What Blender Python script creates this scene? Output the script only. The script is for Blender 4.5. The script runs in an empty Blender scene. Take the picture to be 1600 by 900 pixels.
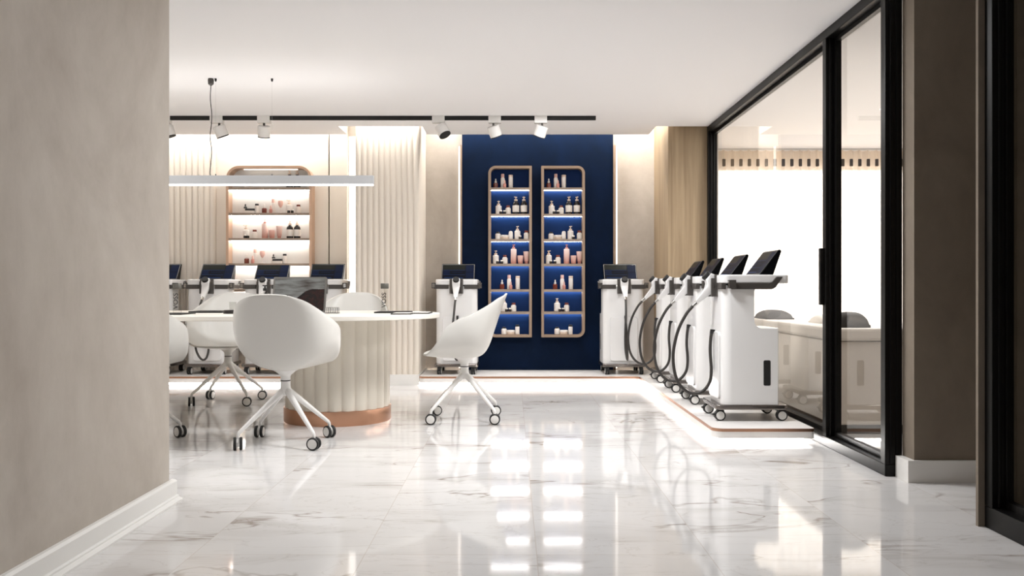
import bpy, math, random
from mathutils import Vector, Matrix
random.seed(7)
SC = bpy.context.scene
COL = SC.collection
PI = math.pi
F = 1384.0          # focal length in pixels of the 1600-wide frame
CH = 0.93           # camera height
H = 2.45            # ceiling height

def PX(px, Y): return (px - 800.0) * Y / F
def PZ(py, Y): return CH - (py - 450.0) * Y / F

# ------------------------------------------------------------------ materials
def lin(c):
    c = c / 255.0
    return c / 12.92 if c <= 0.04045 else ((c + 0.055) / 1.055) ** 2.4
def rgb(r, g, b): return (lin(r), lin(g), lin(b), 1.0)

def new_mat(name):
    m = bpy.data.materials.new(name)
    m.use_nodes = True
    nt = m.node_tree
    nt.nodes.clear()
    out = nt.nodes.new('ShaderNodeOutputMaterial')
    return m, nt, out

def N(nt, typ, **kw):
    n = nt.nodes.new(typ)
    for k, v in kw.items():
        if k.startswith('_'):
            setattr(n, k[1:], v)
        else:
            n.inputs[k.replace('__', ' ')].default_value = v
    return n

def pbr(name, col, rough=0.5, metal=0.0, spec=0.5, noise=None, emis=None, coat=0.0):
    m, nt, out = new_mat(name)
    b = nt.nodes.new('ShaderNodeBsdfPrincipled')
    b.inputs['Base Color'].default_value = col
    b.inputs['Roughness'].default_value = rough
    b.inputs['Metallic'].default_value = metal
    b.inputs['Specular IOR Level'].default_value = spec
    b.inputs['Coat Weight'].default_value = coat
    if noise:                                   # (scale, amount)
        tc = nt.nodes.new('ShaderNodeTexCoord')
        no = N(nt, 'ShaderNodeTexNoise', Scale=noise[0], Detail=4.0)
        nt.links.new(tc.outputs['Object'], no.inputs['Vector'])
        mx = nt.nodes.new('ShaderNodeMix'); mx.data_type = 'RGBA'
        d = 1.0 - noise[1]
        mx.inputs[6].default_value = (col[0]*d, col[1]*d, col[2]*d, 1)
        e = 1.0 + noise[1]*0.6
        mx.inputs[7].default_value = (min(col[0]*e,1), min(col[1]*e,1), min(col[2]*e,1), 1)
        nt.links.new(no.outputs['Fac'], mx.inputs[0])
        nt.links.new(mx.outputs[2], b.inputs['Base Color'])
    if emis:
        b.inputs['Emission Color'].default_value = emis[0]
        b.inputs['Emission Strength'].default_value = emis[1]
    nt.links.new(b.outputs[0], out.inputs[0])
    return m

def emit(name, col, s):
    m, nt, out = new_mat(name)
    e = nt.nodes.new('ShaderNodeEmission')
    e.inputs[0].default_value = col; e.inputs[1].default_value = s
    nt.links.new(e.outputs[0], out.inputs[0])
    return m

def glass_mat(name, tint=(1, 1, 1, 1), ior=1.5, rough=0.0):
    m, nt, out = new_mat(name)
    tr = nt.nodes.new('ShaderNodeBsdfTransparent'); tr.inputs[0].default_value = tint
    gl = nt.nodes.new('ShaderNodeBsdfGlossy'); gl.inputs['Roughness'].default_value = rough
    fr = nt.nodes.new('ShaderNodeFresnel'); fr.inputs[0].default_value = ior
    ge = nt.nodes.new('ShaderNodeNewGeometry')
    inv = nt.nodes.new('ShaderNodeMath'); inv.operation = 'SUBTRACT'; inv.inputs[0].default_value = 1.0
    mul = nt.nodes.new('ShaderNodeMath'); mul.operation = 'MULTIPLY'
    nt.links.new(ge.outputs['Backfacing'], inv.inputs[1])
    nt.links.new(fr.outputs[0], mul.inputs[0]); nt.links.new(inv.outputs[0], mul.inputs[1])
    mx = nt.nodes.new('ShaderNodeMixShader')
    nt.links.new(mul.outputs[0], mx.inputs[0])
    nt.links.new(tr.outputs[0], mx.inputs[1]); nt.links.new(gl.outputs[0], mx.inputs[2])
    nt.links.new(mx.outputs[0], out.inputs[0])
    return m

def plaster(name, c1, c2, rough=0.75, scale=1.6, spec=0.25):
    m, nt, out = new_mat(name)
    tc = nt.nodes.new('ShaderNodeTexCoord')
    mp = nt.nodes.new('ShaderNodeMapping'); mp.inputs['Scale'].default_value = (1.0, 1.0, 0.75)
    nt.links.new(tc.outputs['Object'], mp.inputs[0])
    n1 = N(nt, 'ShaderNodeTexNoise', Scale=scale, Detail=6.0, Roughness=0.6, Distortion=0.8)
    n2 = N(nt, 'ShaderNodeTexNoise', Scale=scale*7, Detail=5.0, Roughness=0.65)
    nt.links.new(mp.outputs[0], n1.inputs['Vector']); nt.links.new(mp.outputs[0], n2.inputs['Vector'])
    ad = nt.nodes.new('ShaderNodeMath'); ad.operation = 'MULTIPLY_ADD'; ad.inputs[1].default_value = 0.3
    nt.links.new(n2.outputs['Fac'], ad.inputs[0]); nt.links.new(n1.outputs['Fac'], ad.inputs[2])
    rp = nt.nodes.new('ShaderNodeValToRGB')
    rp.color_ramp.elements[0].position = 0.42; rp.color_ramp.elements[0].color = c1
    rp.color_ramp.elements[1].position = 0.86; rp.color_ramp.elements[1].color = c2
    nt.links.new(ad.outputs[0], rp.inputs[0])
    b = nt.nodes.new('ShaderNodeBsdfPrincipled')
    b.inputs['Roughness'].default_value = rough
    b.inputs['Specular IOR Level'].default_value = spec
    nt.links.new(rp.outputs[0], b.inputs['Base Color'])
    bp = N(nt, 'ShaderNodeBump', Strength=0.08, Distance=0.01)
    nt.links.new(n2.outputs['Fac'], bp.inputs['Height']); nt.links.new(bp.outputs[0], b.inputs['Normal'])
    nt.links.new(b.outputs[0], out.inputs[0])
    return m

def wood(name, c1, c2, scale=(14, 14, 0.5), rough=0.5):
    m, nt, out = new_mat(name)
    tc = nt.nodes.new('ShaderNodeTexCoord')
    mp = nt.nodes.new('ShaderNodeMapping'); mp.inputs['Scale'].default_value = scale
    nt.links.new(tc.outputs['Object'], mp.inputs[0])
    n1 = N(nt, 'ShaderNodeTexNoise', Scale=2.2, Detail=7.0, Roughness=0.6, Distortion=0.4)
    nt.links.new(mp.outputs[0], n1.inputs['Vector'])
    rp = nt.nodes.new('ShaderNodeValToRGB')
    rp.color_ramp.elements[0].position = 0.32; rp.color_ramp.elements[0].color = c1
    rp.color_ramp.elements[1].position = 0.68; rp.color_ramp.elements[1].color = c2
    nt.links.new(n1.outputs['Fac'], rp.inputs[0])
    b = nt.nodes.new('ShaderNodeBsdfPrincipled'); b.inputs['Roughness'].default_value = rough
    nt.links.new(rp.outputs[0], b.inputs['Base Color'])
    nt.links.new(b.outputs[0], out.inputs[0])
    return m

def marble(name, tile=0.6, ox=0.086, oy=3.089):
    m, nt, out = new_mat(name)
    L = nt.links.new
    tc = nt.nodes.new('ShaderNodeTexCoord')
    sp = nt.nodes.new('ShaderNodeSeparateXYZ'); L(tc.outputs['Object'], sp.inputs[0])
    def M(op, a, b=None, c=None):
        n = nt.nodes.new('ShaderNodeMath'); n.operation = op
        for i, x in enumerate((a, b, c)):
            if x is None: continue
            if isinstance(x, (int, float)): n.inputs[i].default_value = x
            else: L(x, n.inputs[i])
        return n.outputs[0]
    u = M('DIVIDE', M('SUBTRACT', sp.outputs[0], ox), tile)
    v = M('DIVIDE', M('SUBTRACT', sp.outputs[1], oy), tile)
    iu, iv = M('FLOOR', u), M('FLOOR', v)
    fu, fv = M('SUBTRACT', u, iu), M('SUBTRACT', v, iv)
    eu = M('MINIMUM', fu, M('SUBTRACT', 1.0, fu)); ev = M('MINIMUM', fv, M('SUBTRACT', 1.0, fv))
    e = M('MINIMUM', eu, ev)
    grout = M('LESS_THAN', e, 0.0024)
    cid = nt.nodes.new('ShaderNodeCombineXYZ'); L(iu, cid.inputs[0]); L(iv, cid.inputs[1])
    wn = nt.nodes.new('ShaderNodeTexWhiteNoise'); wn.noise_dimensions = '3D'; L(cid.outputs[0], wn.inputs['Vector'])
    sc = nt.nodes.new('ShaderNodeVectorMath'); sc.operation = 'SCALE'; sc.inputs['Scale'].default_value = 9.0
    L(wn.outputs['Color'], sc.inputs[0])
    mp = nt.nodes.new('ShaderNodeMapping'); mp.inputs['Rotation'].default_value = (0, 0, 0.9)
    mp.inputs['Scale'].default_value = (0.62, 1.9, 1.0)
    L(tc.outputs['Object'], mp.inputs[0])
    add = nt.nodes.new('ShaderNodeVectorMath'); L(mp.outputs[0], add.inputs[0]); L(sc.outputs[0], add.inputs[1])
    def vein(scale, detail, dist, width):
        n = N(nt, 'ShaderNodeTexNoise', Scale=scale, Detail=detail, Roughness=0.55, Distortion=dist)
        L(add.outputs[0], n.inputs['Vector'])
        d = M('ABSOLUTE', M('SUBTRACT', n.outputs['Fac'], 0.5))
        mr = nt.nodes.new('ShaderNodeMapRange'); mr.inputs['From Min'].default_value = 0.0
        mr.inputs['From Max'].default_value = width; mr.inputs['To Min'].default_value = 1.0; mr.inputs['To Max'].default_value = 0.0
        L(d, mr.inputs['Value'])
        return mr.outputs[0]
    mask = N(nt, 'ShaderNodeTexNoise', Scale=1.7, Detail=2.0)
    L(add.outputs[0], mask.inputs['Vector'])
    mk = nt.nodes.new('ShaderNodeMapRange'); mk.inputs['From Min'].default_value = 0.46; mk.inputs['From Max'].default_value = 0.66
    L(mask.outputs['Fac'], mk.inputs['Value'])
    v1 = M('MULTIPLY', vein(1.15, 4.0, 1.1, 0.016), mk.outputs[0])
    v2 = M('MULTIPLY', vein(2.6, 5.0, 1.4, 0.012), 0.22)
    blot = M('MULTIPLY', M('MULTIPLY', vein(0.9, 3.0, 0.6, 0.06), mk.outputs[0]), 0.35)
    tot = M('MINIMUM', M('ADD', M('ADD', v1, v2), blot), 1.0)
    cl = N(nt, 'ShaderNodeTexNoise', Scale=1.1, Detail=3.0)
    L(add.outputs[0], cl.inputs['Vector'])
    base = nt.nodes.new('ShaderNodeMix'); base.data_type = 'RGBA'
    base.inputs[6].default_value = rgb(206, 204, 202); base.inputs[7].default_value = rgb(228, 226, 225)
    L(cl.outputs['Fac'], base.inputs[0])
    mx = nt.nodes.new('ShaderNodeMix'); mx.data_type = 'RGBA'
    L(M('MULTIPLY', tot, 0.78), mx.inputs[0]); L(base.outputs[2], mx.inputs[6]); mx.inputs[7].default_value = rgb(138, 124, 112)
    mg = nt.nodes.new('ShaderNodeMix'); mg.data_type = 'RGBA'
    L(M('MULTIPLY', grout, 0.75), mg.inputs[0]); L(mx.outputs[2], mg.inputs[6]); mg.inputs[7].default_value = rgb(196, 186, 178)
    b = nt.nodes.new('ShaderNodeBsdfPrincipled')
    b.inputs['Roughness'].default_value = 0.06
    b.inputs['Specular IOR Level'].default_value = 0.42
    L(mg.outputs[2], b.inputs['Base Color'])
    L(b.outputs[0], out.inputs[0])
    return m

WARM = (1.0, 0.93, 0.84, 1)
NEUT = (1.0, 0.96, 0.91, 1)
MT = {}
MT['plaster_left'] = plaster('plaster_taupe', rgb(170, 160, 149), rgb(194, 186, 176))
MT['plaster_back'] = plaster('plaster_beige', rgb(164, 154, 142), rgb(186, 177, 166))
MT['plaster_shaded'] = plaster('plaster_shaded', rgb(114, 103, 91), rgb(134, 123, 110))  # taupe plaster with the shade of the recess mixed into its colour
MT['ceiling'] = pbr('ceiling_paint', rgb(243, 242, 243), 0.85, spec=0.1)
MT['floor'] = marble('marble_tiles')
MT['white_trim'] = pbr('white_trim', rgb(228, 226, 222), 0.4)
MT['cream'] = pbr('cream_panel', rgb(224, 215, 203), 0.55, spec=0.3)
MT['cream_flute'] = pbr('cream_flute', rgb(220, 211, 199), 0.6, spec=0.3)
MT['table_flute'] = pbr('table_flute', rgb(226, 219, 206), 0.5, spec=0.3)
MT['blue'] = plaster('navy_plaster', rgb(1, 16, 37), rgb(3, 23, 51), 0.65, 2.2, 0.1)
MT['navy_back_lit'] = pbr('navy_back_lit', rgb(3, 36, 82), 0.6, spec=0.15)  # panel navy made lighter, the glow of the shelf strips put into the colour
MT['copper'] = pbr('copper', rgb(196, 152, 126), 0.30, 1.0)
MT['copper_matte'] = pbr('copper_matte', rgb(158, 136, 116), 0.5, 0.5)
MT['copper_pale'] = pbr('copper_pale', rgb(198, 166, 142), 0.4, 0.35)
MT['oak'] = wood('oak', rgb(140, 119, 93), rgb(170, 149, 120))
MT['shelf_wood'] = wood('shelf_wood', rgb(138, 122, 108), rgb(164, 147, 132), (3, 14, 14))
MT['black'] = pbr('black_frame', rgb(10, 9, 8), 0.4, spec=0.2)
MT['black_matte'] = pbr('black_matte', rgb(16, 15, 14), 0.6)
MT['rubber'] = pbr('rubber', rgb(18, 17, 17), 0.55)
MT['hose'] = pbr('hose_rubber', rgb(44, 40, 37), 0.5)
MT['white_gloss'] = pbr('white_shell', rgb(236, 234, 231), 0.25, noise=(6.0, 0.015))
MT['machine'] = pbr('machine_white', rgb(228, 227, 226), 0.22, coat=0.15)
MT['chair'] = pbr('chair_plastic', rgb(213, 211, 206), 0.38, noise=(9.0, 0.015))
MT['chair_metal'] = pbr('chair_metal', rgb(232, 230, 227), 0.35)
MT['disc'] = pbr('wheel_disc', rgb(226, 224, 220), 0.35)
MT['dark_grey'] = pbr('dark_grey', rgb(76, 72, 69), 0.35, 0.3)
MT['gunmetal'] = pbr('gunmetal', rgb(128, 122, 118), 0.2, 0.9)
MT['chrome'] = pbr('chrome', rgb(200, 198, 195), 0.15, 1.0)
MT['screen_black'] = pbr('screen_black', rgb(8, 9, 12), 0.25, spec=0.12)
MT['screen_navy'] = pbr('screen_navy', rgb(4, 6, 15), 0.4, spec=0.05, emis=(rgb(6, 14, 44), 0.05))
MT['screen_blue'] = pbr('screen_blue', rgb(5, 15, 36), 0.4, spec=0.05, emis=(rgb(10, 34, 84), 0.08))
MT['screen_line'] = pbr('screen_line', rgb(30, 54, 100), 0.35, spec=0.08, emis=(rgb(46, 84, 150), 0.15))
MT['screen_olive'] = pbr('screen_olive', rgb(16, 19, 13), 0.35, spec=0.08)
MT['bezel'] = pbr('bezel', rgb(92, 92, 92), 0.4, 0.3)
MT['tabletop'] = pbr('tabletop', rgb(234, 229, 220), 0.35)
MT['platform'] = pbr('platform_white', rgb(232, 229, 226), 0.35)
MT['glass'] = glass_mat('partition_glass', (0.97, 0.965, 0.95, 1), 1.85)
MT['bottle_glass'] = glass_mat('bottle_glass', (0.93, 0.93, 0.92, 1), 1.45)
MT['led'] = emit('led_strip', NEUT, 9.0)
MT['led_under'] = emit('led_underglow', (1.0, 0.97, 0.94, 1), 26.0)
MT['led_shelf'] = emit('led_shelf', (1.0, 0.98, 0.96, 1), 20.0)
MT['led_cream'] = emit('led_cream_shelf', (1.0, 0.96, 0.91, 1), 30.0)
MT['led_side'] = emit('led_side', WARM, 2.2)
MT['pendant_glow'] = emit('pendant_glow', NEUT, 6.0)
MT['window_glow'] = emit('window_daylight', (1.0, 0.985, 0.96, 1), 4.0)
MT['grey_metal'] = pbr('grey_metal', rgb(150, 148, 146), 0.4, 0.2)
MT['pendant'] = pbr('pendant_white', rgb(186, 187, 189), 0.5)
MT['lid_grey'] = pbr('lid_grey', rgb(98, 96, 90), 0.35, 0.4)
MT['silver'] = pbr('silver', rgb(128, 126, 122), 0.35, 0.6)
MT['ink'] = pbr('ink', rgb(40, 38, 36), 0.5)
MT['paper'] = pbr('paper', rgb(232, 226, 216), 0.7)
MT['b_white'] = pbr('bottle_white', rgb(238, 232, 226), 0.35)
MT['b_cream'] = pbr('bottle_cream', rgb(226, 206, 188), 0.4)
MT['b_pink'] = pbr('bottle_pink', rgb(228, 186, 174), 0.35)
MT['b_rose'] = pbr('bottle_rose', rgb(204, 142, 130), 0.3)
MT['b_amber'] = pbr('bottle_amber', rgb(120, 58, 44), 0.2)
MT['b_dark'] = pbr('bottle_dark', rgb(26, 18, 16), 0.2)
MT['b_cap'] = pbr('bottle_cap', rgb(30, 26, 25), 0.4)
MT['b_label'] = pbr('bottle_label', rgb(240, 234, 226), 0.6)
MT['upholstery'] = pbr('beige_upholstery', rgb(226, 217, 207), 0.6)
MT['dark_fabric'] = pbr('dark_fabric', rgb(52, 48, 45), 0.8)
MT['towel'] = pbr('towel', rgb(218, 210, 200), 0.9, noise=(30, 0.08))
MT['dots'] = pbr('pleat_gap_shade', rgb(60, 52, 44), 0.6)  # dark tone standing in for shade between the curtain pleats

def gradient_mat(name, c_low, c_high, z0, z1, rough=0.35):
    m, nt, out = new_mat(name)
    tc = nt.nodes.new('ShaderNodeTexCoord'); sp = nt.nodes.new('ShaderNodeSeparateXYZ')
    nt.links.new(tc.outputs['Object'], sp.inputs[0])
    mr = nt.nodes.new('ShaderNodeMapRange'); mr.inputs['From Min'].default_value = z0; mr.inputs['From Max'].default_value = z1
    nt.links.new(sp.outputs[2], mr.inputs['Value'])
    mx = nt.nodes.new('ShaderNodeMix'); mx.data_type = 'RGBA'
    mx.inputs[6].default_value = c_low; mx.inputs[7].default_value = c_high
    nt.links.new(mr.outputs[0], mx.inputs[0])
    b = nt.nodes.new('ShaderNodeBsdfPrincipled'); b.inputs['Roughness'].default_value = rough
    nt.links.new(mx.outputs[2], b.inputs['Base Color']); nt.links.new(b.outputs[0], out.inputs[0])
    return m
MT['b_ombre'] = gradient_mat('bottle_ombre', rgb(208, 144, 128), rgb(242, 224, 216), 0.0, 0.15)

def curtain_mat():
    m, nt, out = new_mat('sheer_curtain')
    d = nt.nodes.new('ShaderNodeBsdfDiffuse'); d.inputs[0].default_value = rgb(226, 210, 192)
    t = nt.nodes.new('ShaderNodeBsdfTranslucent'); t.inputs[0].default_value = rgb(240, 230, 218)
    tr = nt.nodes.new('ShaderNodeBsdfTransparent')
    m1 = nt.nodes.new('ShaderNodeMixShader'); m1.inputs[0].default_value = 0.5
    m2 = nt.nodes.new('ShaderNodeMixShader'); m2.inputs[0].default_value = 0.28
    nt.links.new(d.outputs[0], m1.inputs[1]); nt.links.new(t.outputs[0], m1.inputs[2])
    nt.links.new(m1.outputs[0], m2.inputs[1]); nt.links.new(tr.outputs[0], m2.inputs[2])
    nt.links.new(m2.outputs[0], out.inputs[0])
    return m
MT['curtain'] = curtain_mat()

def laptop_screen_mat():
    # generic dusk landscape shown on the lit screen: cloud bands over a dark hillside
    m, nt, out = new_mat('laptop_picture')
    L = nt.links.new
    tc = nt.nodes.new('ShaderNodeTexCoord')
    sp = nt.nodes.new('ShaderNodeSeparateXYZ'); L(tc.outputs['Object'], sp.inputs[0])
    mp = nt.nodes.new('ShaderNodeMapping'); mp.inputs['Scale'].default_value = (4, 4, 22)
    L(tc.outputs['Object'], mp.inputs[0])
    n1 = N(nt, 'ShaderNodeTexNoise', Scale=1.6, Detail=4.0); L(mp.outputs[0], n1.inputs['Vector'])
    rp = nt.nodes.new('ShaderNodeValToRGB')
    cr = rp.color_ramp
    cr.elements[0].position = 0.3; cr.elements[0].color = rgb(74, 64, 58)
    cr.elements[1].position = 0.7; cr.elements[1].color = rgb(160, 162, 158)
    L(n1.outputs['Fac'], rp.inputs[0])
    # hill height along x : rises to the right
    hx = nt.nodes.new('ShaderNodeMapRange'); hx.interpolation_type = 'SMOOTHERSTEP'
    hx.inputs['From Min'].default_value = -0.13; hx.inputs['From Max'].default_value = 0.11
    hx.inputs['To Min'].default_value = 0.04; hx.inputs['To Max'].default_value = 0.158
    L(sp.outputs[0], hx.inputs['Value'])
    n2 = N(nt, 'ShaderNodeTexNoise', Scale=60.0, Detail=4.0); L(tc.outputs['Object'], n2.inputs['Vector'])
    ma = nt.nodes.new('ShaderNodeMath'); ma.operation = 'MULTIPLY_ADD'; ma.inputs[1].default_value = 0.012
    L(n2.outputs['Fac'], ma.inputs[0]); L(hx.outputs[0], ma.inputs[2])
    lt = nt.nodes.new('ShaderNodeMath'); lt.operation = 'LESS_THAN'
    L(sp.outputs[2], lt.inputs[0]); L(ma.outputs[0], lt.inputs[1])
    rk = nt.nodes.new('ShaderNodeValToRGB')
    rk.color_ramp.elements[0].position = 0.45; rk.color_ramp.elements[0].color = rgb(16, 9, 8)
    rk.color_ramp.elements[1].position = 0.8; rk.color_ramp.elements[1].color = rgb(74, 26, 18)
    L(n2.outputs['Fac'], rk.inputs[0])
    mx = nt.nodes.new('ShaderNodeMix'); mx.data_type = 'RGBA'
    L(lt.outputs[0], mx.inputs[0]); L(rp.outputs[0], mx.inputs[6]); L(rk.outputs[0], mx.inputs[7])
    b = nt.nodes.new('ShaderNodeBsdfPrincipled')
    b.inputs['Base Color'].default_value = (0.01, 0.01, 0.01, 1); b.inputs['Roughness'].default_value = 0.2
    L(mx.outputs[2], b.inputs['Emission Color']); b.inputs['Emission Strength'].default_value = 0.55
    L(b.outputs[0], out.inputs[0])
    return m
MT['laptop_picture'] = laptop_screen_mat()

# ------------------------------------------------------------------ mesh helper
class MB:
    def __init__(s): s.v = []; s.f = []; s.mi = []
    def add(s, verts, faces, mi=0, T=None):
        o = len(s.v)
        for p in verts:
            p = Vector(p)
            if T is not None: p = T @ p
            s.v.append(p)
        for fc in faces: s.f.append([i + o for i in fc]); s.mi.append(mi)
    def box(s, x0, x1, y0, y1, z0, z1, mi=0, T=None):
        v = [(x0,y0,z0),(x1,y0,z0),(x1,y1,z0),(x0,y1,z0),(x0,y0,z1),(x1,y0,z1),(x1,y1,z1),(x0,y1,z1)]
        s.add(v, [(0,3,2,1),(4,5,6,7),(0,1,5,4),(1,2,6,5),(2,3,7,6),(3,0,4,7)], mi, T)
    def prism(s, pts, a0, a1, axis='z', mi=0, T=None):
        """closed 2D outline extruded along axis; pts are (x,y) for z, (x,z) for y, (y,z) for x"""
        n = len(pts)
        def mk(p, a):
            if axis == 'z': return (p[0], p[1], a)
            if axis == 'y': return (p[0], a, p[1])
            return (a, p[0], p[1])
        v = [mk(p, a0) for p in pts] + [mk(p, a1) for p in pts]
        f = [list(range(n))[::-1], list(range(n, 2*n))]
        f += [(i, (i+1) % n, n + (i+1) % n, n + i) for i in range(n)]
        s.add(v, f, mi, T)
    def ring(s, outer, inner, a0, a1, axis='z', mi=0):
        n = len(outer)
        def mk(p, a):
            if axis == 'z': return (p[0], p[1], a)
            if axis == 'y': return (p[0], a, p[1])
            return (a, p[0], p[1])
        v = [mk(p,a0) for p in outer] + [mk(p,a0) for p in inner] + [mk(p,a1) for p in outer] + [mk(p,a1) for p in inner]
        f = []
        for i in range(n):
            j = (i+1) % n
            f += [(i, n+i, n+j, j), (2*n+i, 2*n+j, 3*n+j, 3*n+i), (i, j, 2*n+j, 2*n+i), (n+i, 3*n+i, 3*n+j, n+j)]
        s.add(v, f, mi)
    def lathe(s, prof, seg=18, mi=0, T=None, mis=None):
        """prof: (r,z) list bottom to top around z"""
        v = []; f = []; fm = []
        n = len(prof)
        for r, z in prof:
            for k in range(seg):
                a = 2*PI*k/seg
                v.append((r*math.cos(a), r*math.sin(a), z))
        for i in range(n-1):
            for k in range(seg):
                k2 = (k+1) % seg
                f.append((i*seg+k, i*seg+k2, (i+1)*seg+k2, (i+1)*seg+k)); fm.append(mis[i] if mis else mi)
        f.append(list(range(seg))[::-1]); fm.append(mis[0] if mis else mi)
        f.append([(n-1)*seg+k for k in range(seg)]); fm.append(mis[-1] if mis else mi)
        o = len(s.v)
        for p in v:
            p = Vector(p)
            s.v.append(T @ p if T is not None else p)
        for fc, m_ in zip(f, fm): s.f.append([i+o for i in fc]); s.mi.append(m_)
    def tube(s, pts, r, seg=10, mi=0, T=None, flat=None):
        pts = [Vector(p) for p in pts]
        n = len(pts)
        rs = r if isinstance(r, (list, tuple)) else [r]*n
        v = []; f = []
        up = None
        for i, p in enumerate(pts):
            t = (pts[min(i+1, n-1)] - pts[max(i-1, 0)]).normalized()
            if up is None:
                up = Vector((0,0,1)) if abs(t.z) < 0.9 else Vector((1,0,0))
            a = t.cross(up).normalized(); b = a.cross(t).normalized(); up = b
            for k in range(seg):
                w = 2*PI*k/seg
                v.append(p + (a*math.cos(w) + b*math.sin(w)*(flat or 1.0))*rs[i])
        for i in range(n-1):
            for k in range(seg):
                k2 = (k+1) % seg
                f.append((i*seg+k, i*seg+k2, (i+1)*seg+k2, (i+1)*seg+k))
        f.append(list(range(seg))[::-1]); f.append([(n-1)*seg+k for k in range(seg)])
        s.add(v, f, mi, T)
    def build(s, name, mats, parent=None, loc=(0,0,0), rot=(0,0,0), smooth=0.6, bevel=None, bseg=2, tri=False):
        me = bpy.data.meshes.new(name)
        me.from_pydata([tuple(p) for p in s.v], [], s.f)
        if not isinstance(mats, (list, tuple)): mats = [mats]
        for m in mats: me.materials.append(MT[m] if isinstance(m, str) else m)
        me.polygons.foreach_set('material_index', s.mi)
        me.validate()
        import bmesh
        bm = bmesh.new(); bm.from_mesh(me)
        if tri: bmesh.ops.triangulate(bm, faces=[f_ for f_ in bm.faces if len(f_.verts) > 4])
        bmesh.ops.recalc_face_normals(bm, faces=bm.faces)
        bm.to_mesh(me); bm.free()
        if smooth:
            me.polygons.foreach_set('use_smooth', [True]*len(me.polygons))
            me.set_sharp_from_angle(angle=smooth)
        me.update()
        return link(name, me, parent, loc, rot, bevel, bseg)

def link(name, me, parent=None, loc=(0,0,0), rot=(0,0,0), bevel=None, bseg=2):
    o = bpy.data.objects.new(name, me)
    COL.objects.link(o)
    o.location = loc; o.rotation_euler = rot
    if parent: o.parent = parent
    if bevel:
        b = o.modifiers.new('bevel', 'BEVEL'); b.width = bevel; b.segments = bseg; b.limit_method = 'ANGLE'
        b.angle_limit = math.radians(35); b.harden_normals = False
    return o

def tag(o, label=None, cat=None, group=None, kind=None):
    if label: o['label'] = label
    if cat: o['category'] = cat
    if group: o['group'] = group
    if kind: o['kind'] = kind
    return o
def struct(o, label=None, cat=None):
    return tag(o, label, cat, kind='structure')
def empty(name, loc=(0,0,0), rz=0.0):
    o = bpy.data.objects.new(name, None); COL.objects.link(o)
    o.empty_display_size = 0.1
    o.location = loc; o.rotation_euler = (0, 0, rz)
    return o
def copy_tree(o, parent=None):
    c = o.copy(); COL.objects.link(c); c.parent = parent
    for ch in o.children: copy_tree(ch, c)
    return c

def rrect(x0, x1, y0, y1, rs, n=6):
    """rounded rectangle outline; rs = radii at (x0,y0),(x1,y0),(x1,y1),(x0,y1)"""
    if not isinstance(rs, (list, tuple)): rs = [rs]*4
    pts = []
    cs = [(x0, y0, 1, 1, PI), (x1, y0, -1, 1, 1.5*PI), (x1, y1, -1, -1, 0), (x0, y1, 1, -1, 0.5*PI)]
    for (cx, cy, sx, sy, a0), r in zip(cs, rs):
        for k in range(n+1):
            a = a0 + 0.5*PI*k/n
            pts.append((cx + sx*r + r*math.cos(a), cy + sy*r + r*math.sin(a)))
    return pts

# ------------------------------------------------------------------ room shell
XG0, XG1 = 1.84, 1.925            # glass partition: room face, far face
m = MB(); m.box(-5.0, 5.0, -1.5, 10.2, -0.1, 0.0)
struct(m.build('floor', 'floor', smooth=None), 'polished white marble tile floor with grey veins', 'floor')

m = MB()
m.box(-5.0, 1.93, -1.5, 8.33, H, H+0.14)
m.box(-5.0, -1.63, 8.33, 8.77, H, H+0.14)
m.box(-0.843, 1.354, 8.33, 8.77, H, H+0.14)
m.box(1.93, 5.0, -1.5, 9.9, H, H+0.14)
m.box(-5.0, 1.93, 7.6, 9.3, 2.80, 2.9)
m.box(-5.0, 1.93, 7.5, 7.6, H+0.14, 2.9)
struct(m.build('ceiling', 'ceiling', smooth=None), 'plain white ceiling with a lit cove along the back', 'ceiling')

m = MB(); m.box(-1.66, -1.494, -1.5, 3.86, 0, H)
struct(m.build('wall_left', 'plaster_left', smooth=None), 'taupe polished plaster wall beside the camera', 'wall')
# stepped skirting on the near wall
m = MB()
prof = [(-1.494, 0), (-1.446, 0), (-1.446, 0.008), (-1.462, 0.016), (-1.462, 0.022), (-1.470, 0.026), (-1.470, 0.084), (-1.480, 0.092), (-1.494, 0.092)]
m.prism(prof, -1.5, 3.89, 'y')
struct(m.build('baseboard_left', 'white_trim', smooth=None), 'white stepped skirting board under the taupe wall', 'baseboard')

m = MB(); m.box(-5.0, 1.95, 9.2, 9.35, 0, 2.9)
struct(m.build('wall_back', 'plaster_back', smooth=None), 'beige plaster back wall', 'wall')
m = MB(); m.box(-5.1, -5.0, -1.5, 9.3, 0, 2.9)
struct(m.build('wall_far_left', 'plaster_back', smooth=None), 'beige end wall', 'wall')

m = MB(); m.box(-1.66, 2.45, -1.6, -1.5, 0, H)
struct(m.build('wall_front', 'plaster_left', smooth=None))
# navy panel
m = MB(); m.box(-0.514, 1.041, 9.12, 9.2, 0.06, 2.79)
struct(m.build('wall_back_navy', 'blue', smooth=None), 'navy blue wall panel behind the shelf units', 'wall')
k = 0
for x0, x1, lx0, lx1 in ((-0.533, -0.514, -0.552, -0.533), (1.041, 1.068, 1.068, 1.090)):
    k += 1
    m = MB(); m.box(x0, x1, 9.10, 9.2, 0.06, 2.40)
    t = struct(m.build('trim_%d' % k, 'copper_matte', smooth=None), 'slim copper edge of the navy panel', 'trim')
    m = MB(); m.box(lx0, lx1, 9.185, 9.2, 0.10, 2.40)
    m.build('light_strip', 'led_side', t, smooth=None)

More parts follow.
